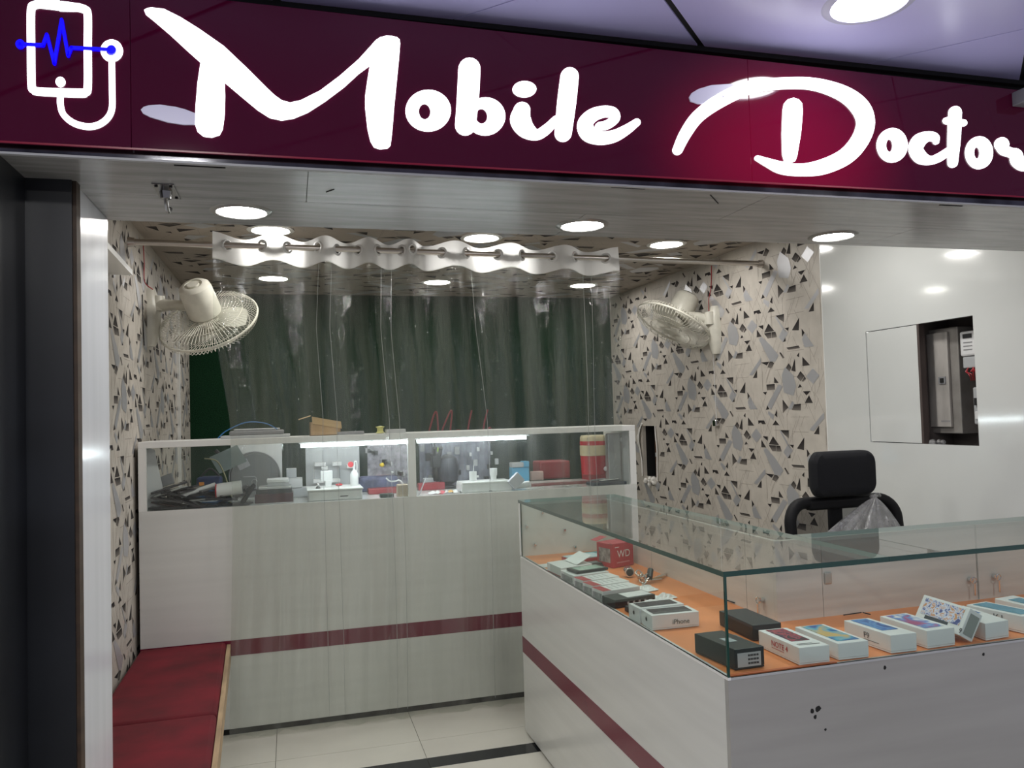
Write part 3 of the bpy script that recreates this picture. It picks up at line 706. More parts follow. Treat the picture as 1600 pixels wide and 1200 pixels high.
# ------------------------------------------------------------------ back counter
bc = thing('repair_counter', (.6, YB, 0), 'tall white repair counter with a glazed case on top', 'counter')
CX0, CX1 = -.70, 1.849
ms_a, ms_b = onY(638, 730, YB).x, onY(650, 730, YB).x
MB().box(CX0, CX1, YB, YB + .02, .03, 1.09).build('front_panel', white, bc, bevel=.0015)
MB().box(CX0, CX1, YB - .0012, YB, .376, .45).build('maroon_band', maroon, bc)
MB().box(CX0 + .01, CX1 - .01, YB + .012, YB + .03, 0, .03).build('plinth', dark, bc)
MB().box(CX0, CX0 + .02, YB + .02, YB + .55, 0, 1.07).build('side_panel', white, bc); MB().box(CX1 - .02, CX1, YB + .02, YB + .55, 0, 1.07).build('side_panel', white, bc)
MB().box(CX0, CX1, YB + .02, YB + .55, 1.07, 1.088).build('worktop', whiteh, bc)
MB().box(CX0, CX1, YB, YB + .30, 1.388, 1.418).build('top_shelf', trimw, bc, bevel=.0015)
MB().box(CX0, CX0 + .036, YB, YB + .02, 1.09, 1.388).build('upright', trimw, bc); MB().box(CX1 - .036, CX1, YB, YB + .02, 1.09, 1.388).build('upright', trimw, bc)
MB().box(CX1 - .02, CX1 - .002, YB + .02, YB + .42, 1.088, 1.388).build('end_cheek', white, bc); MB().box(CX0 + .002, CX0 + .012, YB + .02, YB + .30, 1.088, 1.388).build('end_cheek', white, bc)
MB().box(ms_a, ms_b, YB, YB + .03, 1.09, 1.388).build('upright', trimw, bc)
MB().box(CX0 + .036, ms_a, YB + .008, YB + .012, 1.09, 1.388).build('glass_pane', caseglass, bc); MB().box(ms_b, CX1 - .036, YB + .008, YB + .012, 1.09, 1.388).build('glass_pane', caseglass, bc)
for (a, b, lab) in ((470, 636, 'glowing LED tube under the shelf, left of the upright'), (652, 822, 'glowing LED tube under the shelf, right of the upright')):
    xa, xb = onY(a, 690, YB + .04).x, onY(b, 685, YB + .04).x
    t = thing('led_tube', (xa, YB + .045, 1.376), lab, 'light', 'LED tubes of the repair counter')
    MB().cyl((xa, YB + .045, 1.372), (xb, YB + .045, 1.372), .010, n=12).build('tube', led, t, smooth=True)
    MB().box(xa - .01, xb + .01, YB + .038, YB + .052, 1.38, 1.388).build('fitting', wcard, t)
ZT = 1.088
# --- goods in the glazed case
def slab(mb, c, L, Wd, H, yaw, pitch=0, roll=0, mi=0):
    M = Matrix.Rotation(yaw, 3, 'Z') @ Matrix.Rotation(pitch, 3, 'Y') @ Matrix.Rotation(roll, 3, 'X')
    a, b, k = M @ Vector((L, 0, 0)), M @ Vector((0, Wd, 0)), M @ Vector((0, 0, H))
    mb.obox(Vector(c) - a / 2 - b / 2 - k / 2, a, b, k, mi)
    return Vector(c) + k / 2
random.seed(11)
tabm = [mat('dark_tablet_a', (.02, .02, .025), .3), mat('dark_tablet_b', (.06, .055, .06), .35), mat('dark_tablet_c', (.10, .05, .045), .4), mat('pale_tablet', (.5, .5, .48), .3)]
def IX(px): return onY(px, 760, 4.22).x
def IZ(py, px=500): return onY(px, py, 4.22).z
spots = []
nt_ = 0
desc = ['flat black', 'dark grey', 'brownish', 'silver backed']
where = ['leaning in the pile at the left end of the case', 'lying across the dark pile in the case', 'at the bottom of the dark tablet pile', 'on top of the dark tablet pile', 'sticking out at the front of the tablet pile']
for k in range(36):
    px = 246 + (k * 37) % 134; lay = k // 9
    c = Vector((max(IX(px), -.58), 4.165 + (k * 13 % 5) * .02, ZT + .008 + lay * .024))
    yaw = random.uniform(-.5, .5); pit = random.uniform(-.34, .3)
    Lk = random.uniform(.13, .17); mk = 3 if k in (9, 22) else (2 if k % 9 == 4 else k % 2)
    lift = abs(sin(pit)) * Lk / 2
    mb = MB(); slab(mb, c + Vector((0, 0, lift)), Lk, .075, .009, yaw, pit)
    o = mb.build('phone_handset', tabm[mk], bevel=.002)
    tag(o, 'scrap phone lying loose in the dark heap at the left end of the case', 'phone', 'scrap phones heaped in the case')
    mb = MB(); M = Matrix.Rotation(yaw, 3, 'Z') @ Matrix.Rotation(pit, 3, 'Y'); cc = c + Vector((0, 0, lift))
    a, b, n_ = M @ Vector((Lk * .84, 0, 0)), M @ Vector((0, .068, 0)), M @ Vector((0, 0, 1))
    mb.obox(cc + n_ * .0046 - a / 2 - b / 2, a, b, n_ * .0006); sc_o = mb.build('screen', mat('phone_glass', (.012, .014, .02), .08), None); sc_o.parent = o
# long pale rolled sheets and a white bottle on the pile
p0, p1 = onY(283, 775, 4.16), onY(337, 757, 4.16)
tag(MB().cyl((p0.x, 4.16, p0.z), (p1.x, 4.15, p1.z), .012, n=10).build('rolled_paper', wcard, smooth=True), 'thin pale rolled paper lying on the dark phone heap', 'paper roll')
p0, p1 = onY(338, 768, 4.14), onY(378, 762, 4.14)
t = thing('spray_can', tuple(p0), 'white can with a red rim lying on the phone heap', 'can')
MB().cyl(p0 + Vector((0, 0, .004)), p1 + Vector((0, 0, .004)), .033, n=20).build('body', wcard, t, smooth=True); MB().cyl(p0 + Vector((-.003, 0, .004)), p0 + Vector((.003, 0, .004)), .034, n=20).build('red_rim', redc, t, smooth=True)
# phone holder clamp on the left
q = onY(263, 762, 4.25)
t = thing('phone_stand', (q.x, 4.25, ZT), 'grey clamp holder standing at the left end of the case', 'holder')
MB().cyl((q.x, 4.25, ZT), (q.x, 4.25, ZT + .10), .008, n=8).build('post', greyp, t); MB().obox((q.x - .03, 4.24, ZT + .10), (.06, 0, .02), (0, .02, 0), (-.015, 0, .05)).build('clamp', greyp, t, bevel=.003)
# stack of boxes/laptops
def stackpiece(name, pxa, pxb, pya, pyb, m, label, cat, Y=4.2, dep=.12, group=None, bev=.002):
    a, b = onY(pxa, pyb, Y), onY(pxb, pya, Y)
    o = MB().box(a.x, b.x, Y, Y + dep, a.z, b.z).build(name, m, bevel=bev); return tag(o, label, cat, group)
zz = ZT
for (xa, xb, h, m, lab) in ((398, 458, .045, mat('dark_red_case', (.05, .012, .016), .3), 'dark red flat case at the bottom of the parts stack'), (400, 456, .022, blackbox, 'black flat case second from the bottom of the parts stack'),
                            (404, 455, .012, silver, 'silver flat tray in the middle of the parts stack'), (418, 452, .020, gcard, 'grey flat box high in the parts stack'), (417, 451, .016, wcard, 'white flat box topping the parts stack')):
    o = MB().box(onY(xa, 760, 4.22).x, onY(xb, 760, 4.22).x, 4.2, 4.33, zz + .0005, zz + h).build('flat_box', m, bevel=.002); tag(o, lab, 'box'); zz += h + .0005
for (xa, xb, z0_, h, lab) in ((443, 455, ZT + .0, .0, ''),): pass
px0 = onY(445, 740, 4.4).x
for k, (w_, d_) in enumerate(((.085, .1), (.07, .09), (.06, .08))):
    o = MB().box(px0 + k * .004, px0 + .04 + w_ - k * .02, 4.42, 4.42 + d_, ZT + .0005 + k * .052, ZT + .05 + k * .052).build('small_carton', gcard if k != 1 else wcard, bevel=.002)
    tag(o, ['pale carton at the bottom, behind the parts stack', 'white carton in the middle, behind the parts stack', 'small grey carton on top, behind the parts stack'][k], 'box')
a = onY(388, 775, 4.16)
t = thing('soldering_gun', (a.x, 4.16, ZT), 'black hand tool with a loop tip propped beside the parts stack', 'tool')
MB().tube([(a.x - .03, 4.15, ZT + .012), (a.x + .01, 4.15, ZT + .075), (a.x + .03, 4.16, ZT + .10)], [.012, .014, .01], 8).build('handle', blk, t, smooth=True)
MB().tube([(a.x + .03 + .012 * cos(k * pi / 6), 4.16, ZT + .112 + .012 * sin(k * pi / 6)) for k in range(12)], .0025, 6, closed=True).build('loop_tip', chrome, t, smooth=True)
# panel with a round grey disc
xa, xb = onY(361, 740, 4.56).x, onY(441, 740, 4.56).x
t = thing('round_window_panel', ((xa + xb) / 2, 4.56, ZT), 'upright white panel with a big round grey disc, behind the stack', 'panel')
MB().box(xa, xb, 4.56, 4.58, ZT, 1.385).build('board', wcard, t, bevel=.002)
cx_, cz_ = onY(405, 0, 4.56).x, ZT + .115
cx_ = onY(398, 740, 4.56).x
MB().cyl((cx_, 4.558, cz_), (cx_, 4.545, cz_), .128, .122, 40).build('disc', mat('grey_disc', (.2, .21, .21), .3), t, smooth=True)
MB().tube([(cx_ + .131 * cos(k * pi / 20), 4.55, cz_ + .131 * sin(k * pi / 20)) for k in range(40)], .004, 6, closed=True).build('disc_rim', greyp, t, smooth=True)
MB().obox((cx_ - .075, 4.541, cz_ + .035), (.055, 0, .025), (0, .002, 0), (-.02, 0, .04)).build('paper_label', gcard, t)
MB().tube([(cx_ - .06, 4.54, cz_ - .0), (cx_ + .0, 4.54, cz_ - .0), (cx_ + .008, 4.54, cz_ - .01), (cx_ + .008, 4.54, cz_ - .08)], .002, 5).build('raised_line', gcard, t)
o = MB().obox((onY(343, 740, 4.5).x, 4.5, ZT + .14), (.14, 0, .06), (0, .01, .0), (-.05, 0, .09)).build('leaning_card', mat('green_grey_card', (.2, .25, .24), .5)); tag(o, 'tilted grey green card leaning left of the white round-window panel', 'card')
MB()
# blue bag
bx = onY(328, 740, 4.55).x
t = thing('tool_bag', (bx, 4.55, ZT), 'dark blue tool bag with an orange tag inside the case', 'bag')
MB().box(bx - .075, bx + .085, 4.5, 4.62, ZT, ZT + .075).build('body', mat('blue_cloth', (.03, .12, .26), .7, var=.3, scale=(12, 12, 12)), t, bevel=.02, seg=4)
MB().box(bx - .065, bx + .06, 4.51, 4.61, ZT + .072, ZT + .125).build('flap', mat('navy_cloth', (.01, .03, .10), .7), t, bevel=.015, seg=4)
MB().box(bx - .05, bx - .025, 4.497, 4.503, ZT + .082, ZT + .1).build('orange_tag', mat('orange_tag', (.8, .3, .05), .5), t)
MB().tube(smoothpath([(bx - .05, 4.56, ZT + .12), (bx, 4.56, ZT + .165), (bx + .05, 4.56, ZT + .12)], 6), .006, 6).build('strap', blk, t, smooth=True)
a = smoothpath([(bx - .02, 4.48, ZT + .225), (bx + .04, 4.48, ZT + .21), (bx + .075, 4.47, ZT + .15), (bx + .10, 4.46, ZT + .07), (bx + .115, 4.46, ZT + .006)], 6)
tag(MB().tube(a, .004, 6).build('cable', mat('olive_cable', (.25, .24, .13), .5), smooth=True), 'olive cable arching down beside the blue bag', 'cable')
a = smoothpath([(bx + .02, 4.66, ZT + .26), (bx + .07, 4.66, ZT + .2), (bx + .11, 4.66, ZT + .1), (bx + .13, 4.66, ZT + .006)], 6)
tag(MB().tube(a, .011, 8).build('hose', blk, smooth=True), 'thick black hose arching behind the olive cable', 'hose')
a = Vector((CX0 + .05, 4.3, ZT))
t = thing('leaning_sheet', (a.x, 4.32, ZT), 'white sheet leaning against the left end of the case', 'sheet')
MB().prism([(a.x - .03, 4.2, ZT), (a.x + .06, 4.2, ZT), (a.x + .005, 4.2, 1.38), (a.x - .03, 4.2, 1.38)], (0, .006, 0)).build('sheet', wcard, t)
# white drawers unit
xa, xb = onY(482, 775, 4.13).x, onY(566, 770, 4.13).x
t = thing('drawer_unit', (xa, 4.13, ZT), 'low white drawer unit standing under the left LED tube', 'drawers')
MB().box(xa, xb, 4.13, 4.36, ZT, ZT + .052).build('body', wcard, t, bevel=.002)
MB().box(xa - .006, xb + .006, 4.122, 4.37, ZT + .052, ZT + .06).build('lid', trimw, t, bevel=.002)
MB().box(xa + .004, xb - .004, 4.124, 4.13, ZT + .006, ZT + .047).build('drawer', wcard, t, bevel=.001)
MB().box(xa + .155, xa + .195, 4.121, 4.124, ZT + .02, ZT + .024).build('finger_slot', dark, t)
ZD = ZT + .0605
# backboard shelf, machines
xa, xb = onY(478, 740, 4.6).x, onY(562, 740, 4.6).x
t = thing('tool_rack', (xa, 4.6, ZT), 'pale rack board with four hanging bit holders behind the drawers', 'rack')
MB().box(xa, xb, 4.6, 4.615, ZT, 1.38).build('board', gcard, t)
for (px, py, w_) in ((500, 726, .06), (507, 732, .035), (526, 725, .05), (498, 752, .06), (524, 751, .05), (548, 729, .045)):
    p = onY(px, py, 4.58); MB().box(p.x - w_ / 2, p.x + w_ / 2, 4.55, 4.6, p.z - .008, p.z + .012).build('holder', wcard, t, bevel=.002)
for px in (490, 512, 530): 
    p = onY(px, 740, 4.58); MB().cyl((p.x, 4.57, p.z - .04), (p.x, 4.57, p.z + .04), .003, n=6).build('bit', chrome, t)
p = onY(554, 745, 4.25)
t = thing('glue_bottle', (p.x, 4.27, ZD), 'white bottle with a looped spout and red label on the drawers', 'bottle')
MB().lathe([(.0, 0), (.021, 0), (.022, .02), (.021, .06), (.012, .075), (.007, .08), (.006, .09)], (p.x, 4.27, ZD), (0, 0, 1), 18, 0, True, True).build('body', wcard, t, smooth=True)
MB().tube(smoothpath([(p.x, 4.27, ZD + .085), (p.x + .002, 4.27, ZD + .12), (p.x + .012, 4.27, ZD + .125), (p.x + .015, 4.27, ZD + .095), (p.x + .012, 4.27, ZD + .07)], 5), .0028, 6).build('spout', trimw, t, smooth=True)
MB().cyl((p.x - .016, 4.285, ZD + .11), (p.x - .016, 4.292, ZD + .11), .015, n=16).build('red_seal', redp, t)
p = onY(511, 755, 4.22)
t = thing('paper_holder', (p.x, 4.22, ZD), 'white card holder standing on the drawers', 'holder')
MB().box(p.x - .03, p.x + .03, 4.25, 4.256, ZD + .03, ZD + .085).build('card', wcard, t, bevel=.002); MB().box(p.x - .008, p.x + .024, 4.248, 4.262, ZD, ZD + .034).build('foot', wcard, t, bevel=.002)
p = onY(497, 762, 4.2)
t = thing('ear_piece', (p.x, 4.2, ZD), 'tiny black and silver gadget on the left end of the drawers', 'gadget')
MB().cyl((p.x, 4.2, ZD), (p.x, 4.2, ZD + .012), .014, .006, 12).build('base', blk, t); MB().ball((p.x, 4.2, ZD + .018), .009, 10, 6).build('head', chrome, t, smooth=True)
p = onY(530, 762, 4.3); tag(MB().ball((p.x, 4.3, ZD + .006), .014, 10, 6, sc=(1.4, 1, .45)).build('red_clip', redp, smooth=True), 'small red clip lying on the drawers', 'clip')
# microscope pair and clutter in the middle
def clutter(px, py, Y, w_, d_, h_, m, name, lab, cat, z0_=None, bev=.004):
    p = onY(px, py, Y); zb = ZT if z0_ is None else z0_
    return tag(MB().box(p.x - w_ / 2, p.x + w_ / 2, Y, Y + d_, zb, zb + h_).build(name, m, bevel=bev), lab, cat)
clutter(592, 755, 4.5, .22, .1, .085, mat('blue_grey_pouch', (.10, .11, .2), .7, var=.5, scale=(25, 25, 25)), 'pouch', 'blue grey pouch behind the tan block', 'pouch', bev=.02)
clutter(605, 765, 4.35, .2, .08, .03, mat('dull_red_tray', (.28, .03, .04), .6), 'tray', 'dull red tray left of the upright', 'tray')
clutter(630, 765, 4.14, .058, .06, .062, mat('tan_card', (.42, .34, .25), .7), 'card_box', 'tan cardboard block standing against the middle upright', 'box')
clutter(605, 772, 4.13, .07, .05, .020, mat('dark_green_case', (.02, .04, .035), .4), 'case', 'small dark green case left of the tan block', 'case')
mb = MB(); p = onY(615, 752, 4.3)
tag(MB().tube(smoothpath([(p.x - .04, 4.3, p.z + .02), (p.x - .02, 4.3, p.z + .002), (p.x + .01, 4.3, p.z + .0), (p.x + .03, 4.3, p.z + .004), (p.x + .05, 4.3, ZT + .05), (p.x + .05, 4.3, ZT)], 5), .0045, 6).build('white_cable', wcard, smooth=True), 'white cable curling behind the tan block', 'cable')
p = onY(610, 720, 4.62)
t = thing('parts_board', (p.x, 4.62, ZT), 'busy grey pegboard of small parts with a yellow knob, behind the pouch', 'board')
MB().box(p.x - .13, p.x + .13, 4.62, 4.635, ZT, 1.38).build('board', mat('mottled_board', (.42, .40, .44), .6, scale=(28, 28, 28), col2=(.10, .09, .12)), t)
q = onY(597, 726, 4.61); MB().ball((q.x, 4.61, q.z), .014, 12, 8, sc=(1, .6, 1)).build('yellow_knob', mat('yellow_plastic', (.85, .6, .02), .4), t, smooth=True)
q = onY(613, 738, 4.61); MB().ball((q.x, 4.61, q.z), .008, 10, 6).build('white_knob', wcard, t, smooth=True)
q = onY(600, 744, 4.60); MB().box(q.x - .05, q.x + .03, 4.60, 4.62, q.z - .004, q.z + .006).build('pink_strip', mat('pinkish', (.5, .2, .16), .6), t)
for k in range(14):
    q = onY(575 + (k * 23) % 66, 704 + (k * 17) % 50, 4.61); c_ = random.choice((silver, greyp, wcard, blk)); r_ = .008 + .008 * random.random()
    MB().box(q.x - r_, q.x + r_, 4.605, 4.62, q.z - r_, q.z + r_).build('small_part', c_, t)
p = onY(700, 720, 4.66)
t = thing('parts_board', (p.x, 4.66, ZT), 'dark mottled pegboard of small parts right of the middle upright', 'board')
MB().box(p.x - .17, p.x + .26, 4.66, 4.675, ZT, 1.385).build('board', mat('mottled_dark_board', (.26, .27, .34), .55, scale=(22, 22, 9), col2=(.05, .055, .075)), t)
for k in range(22):
    q = onY(660 + (k * 29) % 120, 700 + (k * 19) % 55, 4.65); c_ = random.choice((silver, greyp, gcard, blk, blk)); r_ = .006 + .009 * random.random()
    MB().box(q.x - r_, q.x + r_, 4.645, 4.66, q.z - r_ * 1.6, q.z + r_ * 1.6).build('small_part', c_, t)
q = onY(683, 703, 4.65); MB().ball((q.x, 4.65, q.z), .013, 10, 6, sc=(1, .5, 1.3)).build('green_part', mat('lime_plastic', (.3, .45, .05), .4), t, smooth=True)
# black microscope / backpack silhouette
p = onY(692, 750, 4.45)
t = thing('stereo_microscope', (p.x, 4.5, ZT), 'black bench microscope standing behind the paper scraps', 'microscope')
MB().box(p.x - .06, p.x + .07, 4.43, 4.58, ZT, ZT + .015).build('base', blk, t, bevel=.004)
MB().cyl((p.x - .035, 4.54, ZT + .01), (p.x - .035, 4.54, ZT + .26), .012, n=12).build('pillar', mat('dark_steel', (.06, .06, .07), .3, .6), t)
MB().lathe([(.02, 0), (.055, .02), (.065, .09), (.05, .15), (.02, .17)], (p.x + .04, 4.5, ZT + .02), (0, 0, 1), 20, 0, True, True).build('body', mat('black_grainy', (.03, .032, .045), .5, var=.5, scale=(60, 60, 60)), t, smooth=True)
MB().cyl((p.x - .03, 4.5, ZT + .12), (p.x - .03, 4.5, ZT + .045), .022, .016, 14).build('objective', blk, t, smooth=True)
for dx in (-.012, .02): MB().cyl((p.x - .03 + dx, 4.47, ZT + .19), (p.x - .03 + dx, 4.43, ZT + .235), .010, .012, 12).build('eyepiece', blk, t, smooth=True)
MB().obox((p.x - .055, 4.46, ZT + .12), (.05, 0, 0), (0, .08, 0), (0, 0, .08)).build('head', blk, t, bevel=.008)
# paper scraps
random.seed(5)
for k in range(7):
    p = onY(676 + k * 7.2, 772, 4.17); c_ = [wcard, wcard, mat('pink_paper', (.6, .1, .12), .6), wcard, mat('amber_bits', (.6, .35, .1), .6), wcard, gcard][k]
    mb = MB(); vs = []; r_ = .022
    for i in range(8):
        a_ = i * pi / 4; vs.append((p.x + r_ * cos(a_) * random.uniform(.7, 1.2), 4.17 + r_ * sin(a_), ZT + random.uniform(.001, .014)))
    vs.append((p.x, 4.17, ZT + .02)); mb.add(vs, [(i, (i + 1) % 8, 8) for i in range(8)])
    tag(mb.build('paper_scrap', c_), ['first','second','third','fourth','fifth','sixth','seventh'][k] + ' crumpled scrap from the left, on the bench left of the white carton', 'paper', 'paper scraps on the bench')
clutter(675, 770, 4.42, .15, .05, .04, mat('dull_red_tray', (.28, .03, .04), .6), 'tray', 'dull red tray right of the middle upright', 'tray')
clutter(672, 752, 4.5, .07, .05, .06, gcard, 'switch_box', 'grey box behind the tray, right of the upright', 'box')
a = onY(655, 760, 4.2); tag(MB().cyl((a.x, 4.2, ZT + .0), (a.x + .045, 4.25, ZT + .085), .0035, n=8).build('tweezers', greyp), 'thin grey tweezers leaning right of the middle upright', 'tweezers')
# white low box with cups
xa, xb = onY(721, 765, 4.14).x, onY(792, 760, 4.14).x
t = thing('parts_carton', (xa, 4.14, ZT), 'long low white carton under the right LED tube', 'box')
MB().box(xa, xb + .03, 4.14, 4.28, ZT, ZT + .050).build('carton', wcard, t, bevel=.006); MB().box(xa + .005, xb + .025, 4.136, 4.284, ZT + .044, ZT + .056).build('lid', trimw, t, bevel=.003); MB().box(xa + .15, xa + .165, 4.137, 4.141, ZT + .0, ZT + .008).build('label_mark', greyp, t)
ZB = ZT + .0565
for (px, w_, h_, tp, lab) in ((739, .016, .052, 0, 'straight white cup with a brush, left one on the white carton'), (771, .0165, .064, 1, 'flared white cup, right one on the white carton')):
    p = onY(px, 745, 4.2)
    t = thing('cup', (p.x, 4.2, ZB), lab, 'cup')
    MB().lathe([(.0005, .002), (w_ * (.92 if tp else 1.25), 0), (w_ * (1 if tp else 1.25), h_ * .35), (w_ * 1.25, h_ * .45), (w_ * 1.3, h_), (w_ * 1.2, h_), (w_ * .9, .006)], (p.x, 4.2, ZB), (0, 0, 1), 20).build('body', wcard, t, smooth=True)
    if not tp:
        MB().cyl((p.x + .002, 4.2, ZB + .01), (p.x + .004, 4.2, ZB + .085), .0035, .0015, 8).build('brush', trimw, t)
        MB().box(p.x + .018, p.x + .032, 4.197, 4.203, ZB + .018, ZB + .03).build('handle', wcard, t)
p = onY(803, 752, 4.13)
t = thing('paper_bag', (p.x, 4.14, ZT), 'small grey white paper packet standing on its corner by the carton', 'packet')
MB().obox((p.x + .005, 4.12, ZT + .004), (.055, 0, .05), (-.0, .03, 0), (-.04, 0, .045)).build('packet', mat('lilac_paper', (.6, .6, .66), .6), t, bevel=.003)
MB().obox((p.x + .0, 4.155, ZT + .0), (.11, 0, .012), (0, .02, 0), (-.01, 0, .035)).build('crumple', wcard, t, bevel=.01)
# light blue box, red stool, cooler, silver panel
p = onY(812, 735, 4.62)
t = thing('blue_box', (p.x, 4.62, ZT), 'light blue box with a grey lid behind the paper packet', 'box')
MB().box(p.x - .05, p.x + .055, 4.60, 4.68, ZT, ZT + .09).build('carton', skyb, t, bevel=.004); MB().box(p.x - .055, p.x + .02, 4.59, 4.66, ZT + .0905, ZT + .12).build('lid', gcard, t, bevel=.006)
MB().box(p.x + .015, p.x + .055, 4.595, 4.66, ZT + .0905, ZT + .125).build('block', skyb, t, bevel=.004)
clutter(840, 748, 4.68, .08, .03, .055, mat('pinkish_grid', (.6, .42, .38), .6), 'switch_plate', 'pale pink grid plate right of the blue box', 'plate')
clutter(868, 742, 4.72, .2, .16, .11, mat('dull_red_plastic', (.3, .035, .04), .5), 'storage_bin', 'dull red bin behind glass left of the water cooler', 'bin', bev=.01)
clutter(880, 765, 4.3, .42, .12, .006, mat('dull_red_mat', (.22, .06, .06), .7), 'bench_mat', 'dull red mat on the bench before the water cooler', 'mat', bev=.001)
p = onY(929, 720, 4.55)
t = thing('water_cooler', (p.x, 4.56, ZT), 'red and cream round water cooler jug at the right end of the case', 'water jug')
r_ = .082; H0 = onY(929, 744, 4.5).z
H0 = ZT + .03
MB().lathe([(r_ * .9, 0), (r_ * .95, .004), (r_, .115), (r_ * .5, .116)], (p.x, 4.56, H0), (0, 0, 1), 32, 0, True).build('body', redp, t, smooth=True)
MB().lathe([(r_, .115), (r_ * 1.03, .118), (r_ * 1.03, .175), (r_, .178)], (p.x, 4.56, H0), (0, 0, 1), 32).build('cream_band', cream, t, smooth=True)
MB().lathe([(r_, .178), (r_ * 1.02, .18), (r_ * 1.02, .2), (r_, .204)], (p.x, 4.56, H0), (0, 0, 1), 32).build('red_collar', redp, t, smooth=True)
MB().lathe([(r_ * 1.0, .204), (r_ * 1.0, .225), (r_ * .9, .238), (.001, .24)], (p.x, 4.56, H0), (0, 0, 1), 32).build('lid', cream, t, smooth=True)
MB().cyl((p.x + .045, 4.49, H0 + .035), (p.x + .05, 4.465, H0 + .03), .014, .010, 12).build('tap', wcard, t, smooth=True)
MB().box(p.x - .06, p.x + .06, 4.5, 4.62, ZT, H0).build('foot', redc, t)
a, b = onY(950, 745, 4.3), onY(984, 680, 4.3)
t = thing('silver_computer', (a.x, 4.3, ZT), 'silver metal computer casing with a fruit logo, right end of the case', 'computer')
xa_, xb_ = onY(951, 720, 4.24).x, 1.822
MB().box(xa_, xb_, 4.24, 4.28, ZT, 1.372).build('casing', silver, t, bevel=.006)
def fruit(o, ux, uz, s_, m, parent, name='fruit_logo'):
    """bitten fruit with a leaf, flat, centred on o"""
    ux, uz = Vector(ux), Vector(uz); o = Vector(o); P = []
    for k in range(40):
        t_ = 2 * pi * k / 40; r0 = .5 * (1 + .06 * cos(2 * t_)); x = r0 * .9 * cos(t_); y = r0 * sin(t_)
        if y > 0: y -= .10 * math.exp(-(x / .12) ** 2)
        else: y += .06 * math.exp(-(x / .12) ** 2)
        d_ = math.hypot(x - .52, y - .05)
        if d_ < .22: x -= (.22 - d_) * .95
        P.append((x, y))
    nv = ux.cross(uz).normalized() * .0006
    mb = MB(); mb.prism([o + ux * (x * s_) + uz * (y * s_) + nv for x, y in P], -nv * .5)
    mb.prism([o + ux * (x * s_) + uz * (y * s_) + nv for x, y in ((.0, .5), (.02, .62), (.1, .72), (.2, .76), (.19, .64), (.11, .54))], -nv * .5)
    return mb.build(name, m, parent)
fruit((onY(973, 687, 4.24).x, 4.24, onY(973, 687, 4.24).z), (1, 0, 0), (0, 0, 1), .034, mat('pale_logo', (.85, .85, .85), .3), t)
for x_ in (1.775, 1.785): MB().tube([(x_, 4.239, 1.16), (x_ + .01, 4.239, 1.185)], .003, 5).build('scratch', gcard, t)
p0 = onY(935, 748, 4.15); t = thing('tray', (p0.x, 4.16, ZT), 'dark tray with tools lying before the silver casing', 'tray')
MB().box(1.60, 1.80, 4.12, 4.24, ZT, ZT + .018).build('tray', mat('dark_blue_tray', (.03, .04, .06), .4), t, bevel=.004)
for k, (dx, l_) in enumerate(((0, .12), (.05, .1), (-.03, .09))): MB().cyl((1.64 + dx, 4.14 + k * .02, ZT + .026), (1.64 + dx + l_, 4.15 + k * .02, ZT + .03), .006, n=8).build('tool_shaft', greyp if k else chrome, t)
for (px, lab) in ((835, 'thin silver tool lying left on the bench by the mat'), (890, 'thin silver tool lying on the bench before the water cooler')):
    p = onY(px, 760, 4.14); tag(MB().cyl((p.x - .05, 4.13, ZT + .006), (p.x + .05, 4.14, ZT + .007), .004, n=8).build('screwdriver', chrome), lab, 'tool')
# --- goods on the top shelf and beyond
ZU = 1.4185
p = onY(498, 665, 4.2)
t = thing('cardboard_box', (p.x, 4.2, ZU), 'small open brown cardboard box on the counter shelf', 'box')
w2, d2, h2 = .082, .11, .07
bx0 = p.x - .045; fx = MB()
fx.box(bx0, bx0 + 2 * w2 - .01, 4.16, 4.163, ZU, ZU + h2).box(bx0, bx0 + 2 * w2 - .01, 4.16 + d2, 4.163 + d2, ZU, ZU + h2).box(bx0, bx0 + .003, 4.16, 4.16 + d2, ZU, ZU + h2).box(bx0 + 2 * w2 - .013, bx0 + 2 * w2 - .01, 4.16, 4.16 + d2, ZU, ZU + h2).box(bx0, bx0 + 2 * w2 - .01, 4.16, 4.16 + d2, ZU, ZU + .003)
fx.build('carton', kraft, t)
MB().obox((bx0 + .01, 4.155, ZU + h2 + .028), (.145, 0, -.03), (0, .002, 0), (.003, -.0, -.036)).build('flap', mat('light_kraft', (.62, .43, .22), .75), t)
MB().obox((bx0 - .055, 4.158, ZU + h2 + .012), (.06, 0, .018), (0, .1, .002), (0, 0, .003)).build('flap', MATS['light_kraft'], t)
p = onY(395, 670, 4.2)
t = thing('desk_printer', (p.x, 4.22, ZU), 'low grey machine on the counter shelf under the blue cable', 'machine')
MB().box(p.x - .15, p.x + .18, 4.15, 4.33, ZU, ZU + .014).build('base', gcard, t, bevel=.003); MB().box(p.x - .11, p.x + .15, 4.16, 4.32, ZU + .014, ZU + .036).build('body', greyp, t, bevel=.006); MB().box(p.x - .09, p.x + .13, 4.17, 4.3, ZU + .0365, ZU + .046).build('cover', gcard, t, bevel=.004)
tag(MB().tube(smoothpath([(p.x - .16, 4.13, ZU + .005), (p.x - .12, 4.13, ZU + .04), (p.x - .03, 4.13, ZU + .078), (p.x + .06, 4.13, ZU + .072), (p.x + .12, 4.13, ZU + .04)], 8), .0028, 6).build('cable', mat('blue_cable', (.03, .16, .4), .4), smooth=True), 'thin blue cable looping over the grey machine', 'cable')
p = onY(545, 672, 4.2); tag(MB().box(p.x - .06, p.x + .075, 4.15, 4.25, ZU, ZU + .016).build('flat_device', greyp, bevel=.004), 'flat grey device right of the cardboard box on the shelf', 'device')
p = onY(594, 668, 4.2)
